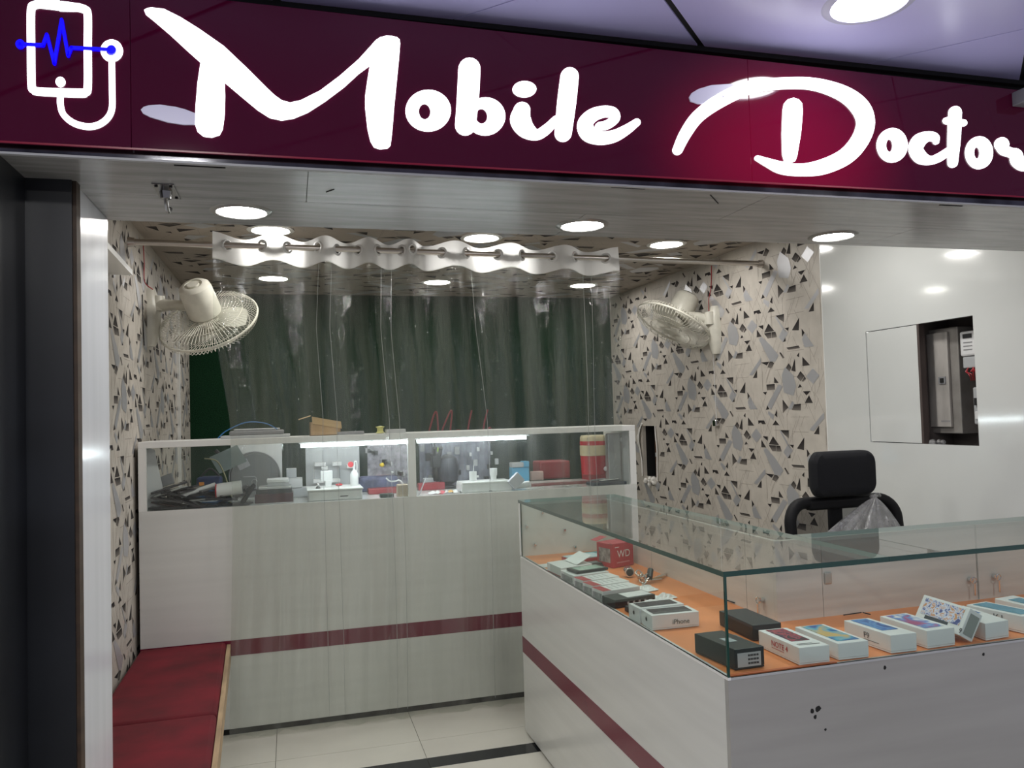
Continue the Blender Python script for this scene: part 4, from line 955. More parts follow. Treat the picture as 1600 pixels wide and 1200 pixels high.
t = thing('yellow_spool', (p.x, 4.2, ZU), 'pale yellow spool of thread on the counter shelf', 'spool')
MB().lathe([(.012, 0), (.024, .003), (.016, .01), (.016, .028), (.024, .035), (.010, .038)], (p.x, 4.2, ZU), (0, 0, 1), 16, 0, True, True).build('spool', mat('pale_yellow', (.6, .58, .2), .6), t, smooth=True); MB().cyl((p.x, 4.2, ZU + .036), (p.x, 4.2, ZU + .04), .008, n=10).build('core', wcard, t)
p = onY(617, 667, 4.2); tag(MB().box(p.x - .05, p.x + .05, 4.15, 4.23, ZU, ZU + .02).build('glass_case', gcard, bevel=.003), 'pale flat case right of the yellow spool on the shelf', 'case')
t = thing('neon_sign', (onY(715, 665, YG - .03).x, YG - .03, 1.4), 'thin red script lettering Mobile on the grass wall', 'sign')
def neon(P): MB().tube(smoothpath([tuple(onY(x, y, YG - .03)) for x, y in P], 6), .007, 6).build('neon_letter', mat('red_neon', (.22, .012, .02), .4, emit=.0, ecol=(1, .1, .12)), t, smooth=True)
neon([(666, 690), (672, 668), (678, 648), (682, 644), (684, 660), (686, 684), (694, 664), (704, 642), (706, 648), (704, 668), (703, 692)])
neon([(718, 672), (712, 674), (710, 684), (716, 692), (723, 684), (718, 672)]); neon([(737, 641), (733, 660), (729, 690), (736, 692), (742, 680), (734, 676)])
neon([(747, 672), (745, 684), (749, 692)]); neon([(762, 640), (757, 660), (753, 690), (758, 692)]); neon([(760, 684), (768, 676), (765, 668), (759, 678), (762, 690), (772, 684)])

# ------------------------------------------------------------------ wall fans
def fan(base, head, nrm, label, side):
    """base: point on wall; head: guard centre; nrm: unit vector out of the front; side: wall normal"""
    base, head, nrm, side = Vector(base), Vector(head), Vector(nrm).normalized(), Vector(side)
    t = thing('wall_fan', tuple(base), label, 'fan', 'wall fans')
    R = .25; up = nrm.orthogonal().normalized(); vv = nrm.cross(up)
    # wall plate: tall rounded body
    mb = MB(); Z = Vector((0, 0, 1)); tang = side.cross(Z)
    prof = [(.030, .0), (.045, .03), (.052, .1), (.05, .2), (.042, .28), (.025, .31)]
    b0 = base - Z * .17; rings = []
    for wd, h in prof:
        dpt = .035 + .03 * sin(h / .31 * pi)
        rings.append([b0 + Z * h + tang * (wd * cos(a)) + side * (dpt * max(0, sin(a)) if k not in (0, 8) else 0) for k, a in enumerate([pi * j / 8 for j in range(9)])])
    vs = [p for r in rings for p in r]; fs = []
    for i in range(len(rings) - 1):
        for k in range(8): fs.append((i * 9 + k, i * 9 + k + 1, (i + 1) * 9 + k + 1, (i + 1) * 9 + k))
    n0 = len(vs); fs.append(tuple(range(9))); fs.append(tuple(range(n0 - 9, n0)))
    mb.add(vs, fs); mb.build('wall_bracket', ofan, t, smooth=True)
    motor0 = head - nrm * .05; motor1 = head - nrm * .235
    mb = MB(); mid = head - nrm * .085
    j = base + side * .05 + Z * .05
    dirn = (mid - j); mb.tube([j, j + dirn * .4 + Z * .01, mid - nrm * .0], [.034, .027, .024], 12); mb.build('arm', ofan, t, smooth=True)
    MB().cyl(j - Z * .03, j + Z * .05, .038, .03, 16).build('swivel_joint', ofan, t, smooth=True)
    MB().lathe([(.05, 0), (.082, .006), (.085, .02), (.083, .15), (.078, .172), (.062, .185), (.045, .187), (.044, .180), (.030, .178), (.03, .19), (.001, .19)], motor0, -nrm, 36).build('motor_housing', ofan, t, smooth=True)
    MB().lathe([(.001, -.0), (.055, .0), (.055, .03), (.03, .045), (.001, .05)], motor0 + nrm * .01, nrm, 24).build('hub', ofan, t, smooth=True)
    for k in range(3):
        a0 = 2 * pi * k / 3; vs = []; fs = []
        for i in range(9):
            rr_ = .045 + .175 * i / 8; half = .62 * sin(pi * (.18 + .75 * i / 8)) + .12
            for jn in range(7):
                a = a0 + half * (jn / 6 - .5) * 2 * .62 + .25 * i / 8; dep = .02 * (jn / 6 - .5) * 2
                vs.append(motor0 + nrm * (.032 + dep) + up * (rr_ * cos(a)) + vv * (rr_ * sin(a)))
        for i in range(8):
            for jn in range(6): fs.append((i * 7 + jn, i * 7 + jn + 1, (i + 1) * 7 + jn + 1, (i + 1) * 7 + jn))
        MB().add(vs, fs).build('blade', mat('milky_blade', (.7, .69, .62), .25), t, smooth=True)
    def cage(sgn, name):
        mb = MB(); NW = 76
        for k in range(NW):
            a = 2 * pi * k / NW; d_ = up * cos(a) + vv * sin(a)
            pts = [head + d_ * r + nrm * sgn * h for r, h in ((.045, .05 if sgn < 0 else .052), (.12, .05), (.2, .045), (.243, .034), (.256, .012), (.257, 0))]
            mb.tube(pts, .0016, 4)
        for r, h in ((.257, .0), (.2, .045), (.14, .05)) if sgn > 0 else ((.257, .004), (.19, .047)):
            mb.tube([head + (up * cos(k * pi / 30) + vv * sin(k * pi / 30)) * r + nrm * sgn * h for k in range(60)], .0048 if r > .25 else .0018, 6, closed=True)
        o = mb.build(name, ofan, t, smooth=True); o['kind'] = 'stuff'; return o
    cage(-1, 'rear_guard'); cage(1, 'front_guard')
    MB().lathe([(.001, .058), (.04, .057), (.048, .05), (.046, .046)], head, nrm, 28).build('guard_badge', ofan, t, smooth=True)
    return t
camx, camy = RM @ Vector((1, 0, 0)), RM @ Vector((0, 1, 0))
def fnormal(head, img, cosv):
    v = (Vector(head) - EYE).normalized(); d_ = (camx * img[0] + camy * img[1]); d_ = (d_ - v * d_.dot(v)).normalized()
    return v * cosv + d_ * sqrt(1 - cosv * cosv)
h1 = onY(327, 503, 4.47); b1 = onX(231, 497, XL)
n1 = fnormal(h1, (.40, -.92), .50)
fan((XL, b1.y + .02, b1.z + .02), h1, n1, 'cream wall fan on the left wall tilted away, half behind the curtain', (1, 0, 0))
h2_ = onY(1052, 508, 4.72); b2 = onX(1120, 512, XR)
n2 = fnormal(h2_, (-.46, -.89), -.36)
fan((XR, b2.y, b2.z + .0), h2_, n2, 'cream wall fan on the right papered wall facing down', (-1, 0, 0))
# cords
def cord(P, m, label, r=.0025):
    return tag(MB().tube(smoothpath([tuple(p) for p in P], 6), r, 6).build('fan_cord', m, smooth=True), label, 'cable')
cord([onX(222, 383, XL) + Vector((.006, 0, 0)), onX(222, 410, XL) + Vector((.01, 0, 0)), onX(224, 440, XL) + Vector((.006, 0, 0)), onX(229, 452, XL) + Vector((.03, 0, 0))], wirer, 'red twisted wire hanging down to the left fan')
cord([onX(221, 460, XL) + Vector((.004, 0, 0)), onX(222, 500, XL) + Vector((.004, 0, 0)), onX(224, 540, XL) + Vector((.004, 0, 0))], blk, 'black wire along the left fan bracket')
cord([onX(1113, 415, XR) - Vector((.006, 0, 0)), onX(1112, 450, XR) - Vector((.006, 0, 0)), onX(1109, 468, XR) - Vector((.008, 0, 0)), onX(1112, 486, XR) - Vector((.02, 0, 0))], wirer, 'thin red wire running down to the right fan')
cord([onX(1116, 540, XR) - Vector((.01, 0, 0)), onX(1118, 600, XR) - Vector((.006, 0, 0)), onX(1121, 655, XR) - Vector((.006, 0, 0))], wcard, 'thin pale pull cord under the right fan', .002)
p = onX(1122, 661, XR); tag(MB().box(XR - .03, XR, p.y - .022, p.y + .022, p.z - .02, p.z + .02).build('wall_socket', chrome, bevel=.006), 'tiny shiny fitting on the papered wall below the right fan', 'fitting')

# ------------------------------------------------------------------ bench
t = thing('bench', (-.5, 3.3, 0), 'long red velvet bench along the left wall', 'bench')
bxr = lambda y: -.318 + (4.1 - y) * .042
def bslab(name, m, y0, y1, z0, z1, inner_, off, **k):
    f = inner_ or (lambda y: XL + .02)
    return MB().prism([(f(y0), y0, z0), (bxr(y0) + off, y0, z0), (bxr(y1) + off, y1, z0), (f(y1), y1, z0)], (0, 0, z1 - z0)).build(name, m, t, **k)
bslab('cushion', velvet, 3.108, 4.085, .386, .452, None, -.002, bevel=.018, seg=4, smooth=True); bslab('cushion', velvet, 2.26, 3.100, .386, .452, None, -.002, bevel=.018, seg=4, smooth=True)
bslab('seat_board', ply, 2.26, 4.088, .36, .3855, None, .0, bevel=.001)
bslab('edge_board', ply, 2.26, 4.088, .36, .436, lambda y: bxr(y) + .0005, .018, bevel=.001)
MB().box(XL + .03, -.45, 2.3, 4.08, 0, .355).build('base_panel', white, t)

# ------------------------------------------------------------------ glass showcase, L-shaped
sx, sy = 1.036, 1.79
SXE = 2.62
ss = thing('glass_showcase', (sx, sy, 0), 'L-shaped white showcase counter with glass top and orange deck', 'showcase')
DK = .825
MB().box(sx, sx + .018, sy + .018, 3.655, .012, DK).build('side_panel', white, ss)
frontm = mat('shaded_white_laminate', (.37, .366, .35), .25, var=.08, scale=(1.5, 20, 20))  # white laminate, with the front's shade put into a darker colour
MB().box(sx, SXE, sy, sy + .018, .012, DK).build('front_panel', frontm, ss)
MB().box(sx - .0012, sx, sy, 3.655, .376, .45).build('maroon_band', maroon, ss); MB().box(sx, SXE, sy - .0012, sy, .376, .45).build('maroon_band', maroon, ss)
MB().box(sx + .01, sx + .03, sy + .01, 3.64, 0, .012).box(sx + .03, SXE, sy + .01, sy + .03, 0, .012).build('plinth', dark, ss)
MB().box(sx - .001, sx + .007, sy - .001, 3.655, DK - .004, DK + .003).build('edge_trim', trimw, ss); MB().box(sx + .007, SXE, sy - .001, sy + .005, DK - .004, DK + .002).build('edge_trim', gcard, ss)
XBk, YBk = 1.455, 2.20
MB().box(sx + .018, XBk, sy + .018, 3.65, DK - .02, DK).build('deck', orange, ss); MB().box(XBk, SXE, sy + .018, YBk, DK - .02, DK).build('deck', orange, ss)
orangd = mat('dark_orange_lip', (.5, .12, .04), .4); MB().box(sx + .012, 1.36, sy + .008, sy + .019, DK - .01, DK + .004).build('deck_lip', orangd, ss)
inner = mat('pale_wood_laminate', (.66, .62, .59), .4, var=.16, scale=(2, 2, 26))
pt = 1.076
yk = 2.372; xk = 1.624
for a, b in ((2.375, 3.10), (3.105, 3.64)): MB().box(XBk, XBk + .016, a, b, DK, pt).build('door', inner, ss)
MB().box(XBk, XBk + .016, YBk + .0165, yk, DK, pt).build('back_panel', inner, ss); MB().box(XBk, xk - .002, YBk, YBk + .016, DK, pt).build('back_panel', inner, ss)
for a, b in ((xk, 2.235), (2.24, 2.85), (2.855, SXE)): MB().box(a, b - .003, YBk, YBk + .016, DK, pt).build('door', inner, ss)
MB().box(XBk, XBk + .016, YBk + .017, 3.64, .0, DK - .001).box(XBk, SXE, YBk, YBk + .016, 0, DK).build('rear_panel', white, ss)
MB().box(sx + .006, XBk, 3.64, 3.656, DK, pt).build('end_panel', white, ss, label='white end panel at the far end'); MB().box(sx - .001, sx + .006, 3.632, 3.656, DK, pt).build('corner_post', trimw, ss)
for (p, q) in (((1360, 960), (1348, 957)), ((1133, 937), (1148, 942)), ((1318, 961), (1346, 957))):
    a, b = onZ(*p, DK + .006), onZ(*q, DK + .006); MB().tube([a, b], .002, 4).build('groove', dark, ss)
for (x, z) in ((1.06, .96), (1.14, 1.02), (1.3, .845), (1.25, .93), (1.10, .87)):
    MB().box(x, x + .012, 3.628, 3.64, z, z + .012).build('glass_clip', chrome, ss, bevel=.002)
hp = onY(1293, 903, YBk); MB().box(hp.x - .013, hp.x + .012, YBk - .006, YBk, hp.z - .018, hp.z + .018).build('hinge', steel, ss, bevel=.002)
for k, (x, z, w_) in enumerate(((1.272, .716, .007), (1.29, .72, .01), (1.282, .70, .006), (1.50, .801, .006), (1.826, .80, .005), (1.31, .665, .004))):
    MB().prism([(x + w_ * cos(a) * random.uniform(.5, 1.1), sy - .0004, z + w_ * sin(a) * random.uniform(.5, 1.1)) for a in [q_ * pi / 3.5 for q_ in range(7)]], (0, .0004, 0)).build('chipped_spot', dark, ss)
# glass panes
gz0, gz1 = 1.0765, 1.09
def slabglass(x0, x1, y0, y1, z0, z1, flat):
    mb = MB(); mb.box(x0, x1, y0, y1, z0, z1)
    ax = {'z': (4, 5), 'x': (0, 1), 'y': (2, 3)}[flat]
    mb.m = [0 if k in ax else 1 for k in range(6)]
    if flat == 'z': mb.m[1] = 2; mb.m[3] = 2
    return mb.build({'z': 'glass_top', 'x': 'glass_pane', 'y': 'glass_pane'}[flat], [glass, gedge, mat('frosted_glass_edge', (.42, .52, .48), .3)], ss)
slabglass(sx - .002, 1.53, sy, 3.66, gz0, gz1, 'z'); slabglass(1.531, SXE, sy, 2.21, gz0, gz1, 'z')
slabglass(sx + .0, sx + .006, sy + .006, 3.63, DK + .003, gz0, 'x'); slabglass(sx + .006, SXE, sy, sy + .006, DK + .002, gz0, 'y')
MB().box(sx, sx + .006, sy, sy + .006, DK + .003, gz0).build('glass_corner', gedge, ss, label='dark green corner edge of the glass')
# keys in the locks
def lock_key(x, y, z, axis, label):
    t = thing('lock_key', (x, y, z), label, 'key')
    n = Vector(axis); MB().cyl((x, y, z), Vector((x, y, z)) + n * .012, .008, n=12).build('lock', chrome, t, smooth=True)
    c = Vector((x, y, z)) + n * .02
    MB().tube([c + Vector((0, 0, .0)) + (n.cross(Vector((0, 0, 1)))) * (.010 * cos(k * pi / 6)) + Vector((0, 0, .010 * sin(k * pi / 6))) for k in range(12)], .0018, 5, closed=True).build('key_ring', chrome, t)
    MB().box(c.x - .003, c.x + .003, c.y - .003, c.y + .003, z - .05, z - .01).build('key_blade', chrome, t, bevel=.001)
p = onX(1193, 937, XBk); lock_key(XBk - .001, p.y, p.z, (-1, 0, 0), 'small chrome key hanging in the lock by the black boxes')
p = onY(1514, 905, YBk); lock_key(p.x, YBk - .001, p.z, (0, -1, 0), 'dull key in the left lock behind the phone boxes')
p = onY(1552, 900, YBk); lock_key(p.x, YBk - .001, p.z, (0, -1, 0), 'bright key in the right lock behind the phone boxes')

# ------------------------------------------------------------------ boxed phones on the deck
Z0 = DK + .0015
def mcol(name, c1, c2, c3, sc_=18):
    m = bpy.data.materials.new(name); m.use_nodes = True; nt = m.node_tree; b = nt.nodes['Principled BSDF']; b.inputs['Roughness'].default_value = .2
    tc = nt.nodes.new('ShaderNodeTexCoord'); n = nt.nodes.new('ShaderNodeTexNoise'); n.inputs['Scale'].default_value = sc_; n.inputs['Detail'].default_value = 1; n.inputs['Distortion'].default_value = 1.2
    r = nt.nodes.new('ShaderNodeValToRGB'); r.color_ramp.elements[0].color = (*c1, 1); r.color_ramp.elements[1].color = (*c3, 1); r.color_ramp.elements[0].position = .36; r.color_ramp.elements[1].position = .66
    e_ = r.color_ramp.elements.new(.5); e_.color = (*c2, 1)
    nt.links.new(tc.outputs['Object'], n.inputs[0]); nt.links.new(n.outputs[0], r.inputs[0]); nt.links.new(r.outputs[0], b.inputs['Base Color']); return m
def boxed(name, f, L, Wd, h, m, label, cat='box', tilt=None, pic=None, inset=(.1, .16, .22, .06), dark_lid=None, group=None):
    """f = front-left foot, L = vector along its length (away), Wd = vector across"""
    f = Vector((f[0], f[1], Z0)); L = Vector((L[0], L[1], 0)); Wd = Vector((Wd[0], Wd[1], 0)); up = Vector((0, 0, 1))
    if tilt: up, L, Wd, f = tilt
    t = thing(name, tuple(f), label, cat, group)
    MB().obox(f, L, Wd, up * h * .10).build('tray', m, t, bevel=.0015)
    lid = MB().obox(f + up * h * .105 - (L.normalized() + Wd.normalized()) * .0005, L * 1.004, Wd * 1.008, up * h * .895).build('lid', dark_lid or m, t, bevel=.0015)
    if pic:
        a, b, c, d_ = inset   # left, right (across) ; near, far (along)
        o = f + up * (h + .0006) + Wd * a + L * c
        pc = MB().obox(o, L * (1 - c - d_), Wd * (1 - a - b), up * .0006).build('phone_picture', pic, t)
    return t, f, L, Wd, up
redpic = mcol('red_screen_print', (.02, .02, .03), (.35, .05, .07), (.05, .03, .06), 30)
bluepic = mcol('blue_wave_print', (.02, .1, .35), (.10, .4, .55), (.6, .42, .15), 14)
bpic = mcol('deep_blue_print', (.02, .08, .3), (.10, .3, .6), (.05, .15, .45), 22)
ppic = mcol('violet_blue_print', (.75, .75, .78), (.10, .25, .6), (.4, .08, .2), 16)
tpic = mcol('teal_print', (.06, .25, .35), (.12, .35, .48), (.08, .28, .4), 12)
cpic = mcol('confetti_print', (.10, .12, .3), (.7, .72, .85), (.6, .3, .15), 70)
darkpic = mat('graphite_print', (.06, .065, .075), .25)
t, f, L, Wd, up = boxed('phone_box', (1.085, 1.837), (-.022, .17), (.085, .0), .053, blackbox, 'matt black phone box with a barcode label at the glass corner')
lo = f + Wd * .08 - Vector((0, .0012, 0)) + up * .006; MB().obox(lo, Wd * .8, (0, .0006, 0), up * .036).build('paper_label', gcard, t)
for k in range(3):
    o_ = lo + Wd * .36 + up * (.006 + .010 * k) - Vector((0, .0006, 0))
    for j in range(11): MB().obox(o_ + Wd * (.034 * j), Wd * (.018 if j % 3 else .028), (0, .0004, 0), up * .005).build('barcode_bar', blk, t)
MB().obox(f + up * .0533 + L * .36 + Wd * .30, L * .22, Wd * .34, up * .0005).build('seal', mat('clear_seal', (.35, .4, .42), .2), t)
boxed('phone_box', (1.269, 2.045), (0, .185), (.091, -.004), .045, mat('brown_black_card', (.04, .025, .025), .35), 'second black phone box behind the labelled one', dark_lid=blackbox)
t, f, L, Wd, up = boxed('phone_box', (1.258, 1.812), (-.003, .181), (.087, -.005), .046, wcard, 'white NOTE 4 phone box with a red screen picture', pic=redpic, inset=(.18, .2, .3, .05))
def sidetext(t, f, L, h, s_, size, m, at=.62, z=.55, line=True):
    d_ = -L.normalized(); o = f + L * at + Vector((0, 0, h * z - size * .35)) + Vector((-.0016, 0, 0))
    text('lettering', s_, size, o, d_, (0, 0, 1), m, t)
    if line: MB().obox(o + d_ * .0 - Vector((.0, 0, .006)), d_ * .055, (-.0004, 0, 0), (0, 0, .0012)).build('underline', m, t)
redink = mat('red_ink', (.45, .03, .04), .5); greyink = mat('grey_ink', (.1, .1, .1), .5)
sidetext(t, f, L, .046, 'NOTE 4', .021, redink, .66, .62)
MB().obox(f + up * .0466 + Wd * .15 + L * .10, Wd * .7, L * .015, up * .0003).build('print_line', greyink, t); MB().obox(f + up * .0466 + Wd * .15 + L * .15, Wd * .5, L * .012, up * .0003).build('print_line', greyink, t)
t, *_r = boxed('phone_box', (1.377, 1.813), (-.004, .179), (.091, -.004), .044, wcard, 'white phone box with a blue and yellow wave picture', pic=bluepic, inset=(.14, .14, .10, .04))
t, f, L, Wd, up = boxed('phone_box', (1.542, 1.812), (-.012, .171), (.081, -.003), .049, wcard, 'white F9 phone box with a deep blue screen picture', pic=bpic, inset=(.18, .2, .26, .05))
sidetext(t, f, L, .049, 'F9', .022, greyink, .56, .6)
t, *_r = boxed('phone_box', (1.661, 1.812), (-.006, .172), (.094, .002), .049, wcard, 'white phone box with a violet and blue wave picture, under the tilted box', pic=ppic, inset=(.15, .15, .12, .05))
t, *_r = boxed('phone_box', (1.862, 1.815), (.02, .175), (.088, .006), .048, wcard, 'white phone box with a blue picture, right of the tilted box', pic=bpic, inset=(.2, .2, .5, .06))
# tilted open-faced box leaning on its neighbours
c4 = lambda x, y: (1320 + x * .175, 860 + y * .175)
P_tr = Vector((1.8139, 1.8147, .9215))
gl_, gw_, nn = Vector((-.0169, .9996, .0232)) * .165, Vector((-.5072, .0114, -.8617)) * .082, Vector((-.8616, -.0264, .5068))
t = thing('phone_box', tuple(P_tr), 'white box with a confetti print leaning up between the other phone boxes', 'box')
MB().obox(P_tr, gl_, gw_, -nn * .044).build('lid', wcard, t, bevel=.0015); MB().obox(P_tr - nn * .0445 + gl_ * .004, gl_ * .98, gw_ * .98, -nn * .0055).build('tray', wcard, t, bevel=.0015)
MB().obox(P_tr + gl_ * .08 + gw_ * .09 + nn * .0003, gl_ * .84, gw_ * .6, nn * .0006).build('phone_picture', cpic, t)
MB().obox(P_tr + gl_ * .30 + gw_ * .70 + nn * .0003, gl_ * .5, gw_ * .2, nn * .0006).build('dark_strip', mat('slate_print', (.07, .08, .09), .3), t)
MB().obox(P_tr + gw_ * .14 - nn * .008 - gl_.normalized() * .0012, gw_ * .74, gl_.normalized() * .0006, -nn * .034).build('side_label', mat('grey_green_label', (.28, .3, .28), .5), t)
text('lettering', '9', .02, P_tr + gl_ * .04 + gw_ * .92 + nn * .0005, -gl_, -gw_, blk, t)
t, f, L, Wd, up = boxed('phone_box', (2.015, 1.83), (-.035, .165), (.085, .01), .05, wcard, 'white K1 phone box with a teal screen picture near the frame edge', pic=tpic, inset=(.16, .16, .10, .06))
sidetext(t, f, L, .05, 'K1', .030, greyink, .52, .62, False)
boxed('phone_box', (2.13, 1.86), (-.01, .165), (.085, .01), .05, wcard, 'last white phone box behind the K1 box at the frame edge', pic=tpic, inset=(.2, .2, .3, .2))
# left arm: iPhone style boxes
def armbox(f, L, Wd, h, m, label, pic=None, lid=None, inset=(.14, .14, .1, .12)):
    return boxed('phone_box', f, L, Wd, h, m, label, pic=pic, dark_lid=lid, inset=inset)
t, f, L, Wd, up = armbox((1.050, 2.250), (.156, -.006), (.003, .082), .046, wcard, 'white smartphone box lettered iPhone, nearest in the left arm', pic=darkpic, inset=(.16, .14, .07, .1))
text('lettering', 'iPhone', .021, f + L * .42 + Vector((0, -.0015, .014)), L, (0, 0, 1), greyink, t); fruit(f + Wd * .5 + Vector((-.0012, 0, .026)), (0, -1, 0), (0, 0, 1), .013, blk, t)
t, f, L, Wd, up = armbox((1.050, 2.340), (.158, .004), (-.003, .077), .047, wcard, 'white smartphone box with fruit logo, second in the left arm', pic=darkpic, inset=(.16, .14, .07, .1))
fruit(f + Wd * .5 + Vector((-.0012, 0, .026)), (0, -1, 0), (0, 0, 1), .013, blk, t)
armbox((1.075, 2.445), (.125, .02), (-.005, .06), .018, blackbox, 'small black box under a paper slip, behind the fruit-logo boxes')
t, f, L, Wd, up = armbox((1.052, 2.545), (.165, .03), (-.012, .085), .028, blackbox, 'glossy black phone box with a white lid, mid left arm')
MB().obox(f + up * .0285 + L * .35 + Wd * .1, L * .6, Wd * .75, up * .001).build('white_lid', wcard, t)
for k in range(4): MB().obox(f + L * (.3 + k * .14) + up * .008 - Vector((0, .0012, 0)), L * .05, (0, .0005, 0), up * .009).build('print_mark', gcard, t)
sidepr = mat('grey_text_print', (.4, .4, .41), .5, scale=(60, 60, 60), col2=(.15, .15, .16))
ystk = [(2.650, 'white and red phone box next to the glossy black one'), (2.745, 'white and red phone box, second from the glossy black one'), (2.84, 'white and red phone box, third from the glossy black one')]
for k, (y, lab) in enumerate(ystk):
    t, f, L, Wd, up = armbox((1.052, y), (.158, .035), (-.012, .078), .036, gcard, lab, lid=wcard)
    MB().obox(f + up * .0363 + Wd * .0 , L * .22, Wd * 1.0, up * .0006).build('red_corner', redc, t)
    MB().obox(f + Vector((-.0016, 0, .006)) + Wd * .1, (-.0004, 0, 0), Wd * .8, up * .02).build('side_print', sidepr, t)
    for j in range(4): MB().obox(f + up * .0366 + L * (.32 + j * .14) + Wd * .2, L * .02, Wd * .6, up * .0005).build('print_line', gcard, t)
t, f, L, Wd, up = armbox((1.050, 2.945), (.158, .03), (-.01, .13), .036, gcard, 'pale phone box with a dark phone lying on it', lid=wcard)
MB().obox(f + Vector((-.0016, 0, .006)) + Wd * .1, (-.0004, 0, 0), Wd * .8, up * .02).build('side_print', sidepr, t)
t = thing('smartphone', (1.09, 2.96, Z0 + .038), 'dark phone with a pale green screen lying on a phone box', 'phone')
MB().obox((1.07, 2.965, Z0 + .0375), (.145, .03, 0), (-.014, .085, 0), (0, 0, .01)).build('body', blk, t, bevel=.002)
MB().obox((1.085, 2.977, Z0 + .0478), (.112, .023, 0), (-.011, .066, 0), (0, 0, .0005)).build('screen', mat('mint_screen', (.5, .6, .52), .2, scale=(30, 30, 30), col2=(.2, .35, .28)), t)
t, f, L, Wd, up = armbox((1.052, 3.10), (.15, .04), (-.012, .15), .038, redc, 'open red and white carton with its white flap up', lid=wcard)
MB().obox((1.13, 3.13, Z0 + .04), (.075, .02, .03), (-.012, .12, 0), (0, 0, .0012)).build('flap', wcard, t)
o = MB().obox((1.05, 3.33, Z0), (.08, .01, .002), (-.01, .07, 0), (0, 0, .0008)).build('leaflet', wcard); tag(o, 'white leaflet at the far left corner of the orange deck', 'leaflet')
# phones at the far end, red web-camera box
t = thing('smartphone', (1.26, 3.44, Z0), 'pale blue and white phone packet at the far end of the deck', 'phone')
MB().obox((1.20, 3.37, Z0), (.165, .03, 0), (-.02, .10, 0), (0, 0, .014)).build('body', redc, t, bevel=.001); MB().obox((1.203, 3.372, Z0 + .0142), (.158, .028, 0), (-.019, .094, 0), (0, 0, .004)).build('cover', mat('ice_blue_card', (.55, .7, .76), .4), t)
o = MB().obox((1.30, 3.46, Z0), (.14, .02, 0), (-.015, .08, 0), (0, 0, .012)).build('teal_case', mat('teal_card', (.12, .4, .45), .4), bevel=.002); tag(o, 'teal flat case beside the pale blue phone packet', 'case')
t = thing('card_reader', (1.22, 3.27, Z0), 'small dark handheld device before the red carton', 'device')
MB().obox((1.225, 3.255, Z0), (.085, .01, 0), (-.012, .055, 0), (0, 0, .014)).build('body', mat('dark_umber_plastic', (.05, .04, .035), .35), t, bevel=.004); MB().obox((1.235, 3.268, Z0 + .0143), (.05, .006, 0), (-.006, .03, 0), (0, 0, .001)).build('screen', greyp, t)
t = thing('red_carton', (1.317, 3.17, Z0), 'red open-topped carton with white lettering at the back of the deck', 'box')
fw = Vector((1.317, 3.19, Z0)); wa = Vector((.115, .045, 0)); wl_ = Vector((-.03, .11, 0)); hh = .10
rc = mat('red_camera_card', (.46, .035, .055), .4)
MB().obox(fw, wa, wl_, (0, 0, hh)).build('carton', rc, t, bevel=.0015)
MB().obox(fw + wl_ * .15 + Vector((-.0012, -.0004, .02)), wl_ * .7, (-.0004, 0, 0), (0, 0, .06)).build('photo_print', mat('grey_product_print', (.45, .42, .42), .4, scale=(40, 40, 40), col2=(.08, .06, .07)), t)
MB().obox(fw + Vector((-.002, 0, hh + .001)), wa * .95, wl_ * .3 + Vector((0, 0, .008)), (0, 0, .001)).build('flap', rc, t); MB().obox(fw + wl_ * 1.0 + Vector((0, 0, hh + .002)), wa * .5 + Vector((0, 0, .012)), wl_ * .4, (0, 0, .001)).build('flap', rc, t)
text('lettering', 'WD', .044, fw + wa * .20 + Vector((0, -.0014, .042)), wa, (0, 0, 1), wcard, t)
MB().obox(fw + wa * .18 + Vector((0, -.0014, .018)), wa * .62, (0, -.0003, 0), (0, 0, .005)).build('print_line', mat('pink_ink', (.6, .25, .27), .5), t)
MB().obox(fw + wa * .1 + Vector((0, -.0014, .085)), wa * .2, (0, -.0003, 0), (0, 0, .003)).build('print_line', wcard, t)
t = thing('lens_cap', (1.31, 3.02, Z0), 'small round metal speaker left of the metal chain', 'part')
MB().cyl((1.315, 3.03, Z0 + .02), (1.305, 2.99, Z0 + .02), .02, n=22).build('rim', chrome, t, smooth=True, bevel=.002); MB().cyl((1.3055, 2.993, Z0 + .02), (1.304, 2.987, Z0 + .02), .014, n=18).build('lens', blk, t)
t = thing('bunch_of_keys', (1.32, 2.90, Z0), 'heap of metal keys and chain on the orange deck', 'keys')
random.seed(3)
for k in range(9):
    c = Vector((1.30 + .012 * (k % 3), 2.84 + .018 * k * .6, Z0 + .012 + .006 * (k % 4))); nx = Vector((random.uniform(-1, 1), random.uniform(-1, 1), .5)).normalized(); u = nx.orthogonal().normalized(); v = nx.cross(u)
    MB().tube([c + u * (.013 * cos(j * pi / 7)) + v * (.013 * sin(j * pi / 7)) for j in range(14)], .0028, 6, closed=True).build('ring', chrome if k % 3 else steel, t, smooth=True)
for k in range(4):
    c = Vector((1.34 + .022 * k, 2.88 + .018 * k, Z0 + .005)); MB().obox(c, (.05, .012 * (k - 1), .004), (-.002, .012, 0), (0, 0, .003)).build('key', [steel, mat('brass', (.5, .32, .15), .35, .9), steel, chrome][k], t, bevel=.001)
MB().cyl((1.33, 2.86, Z0 + .02), (1.35, 2.89, Z0 + .045), .012, n=12).build('fob', blk, t, smooth=True)
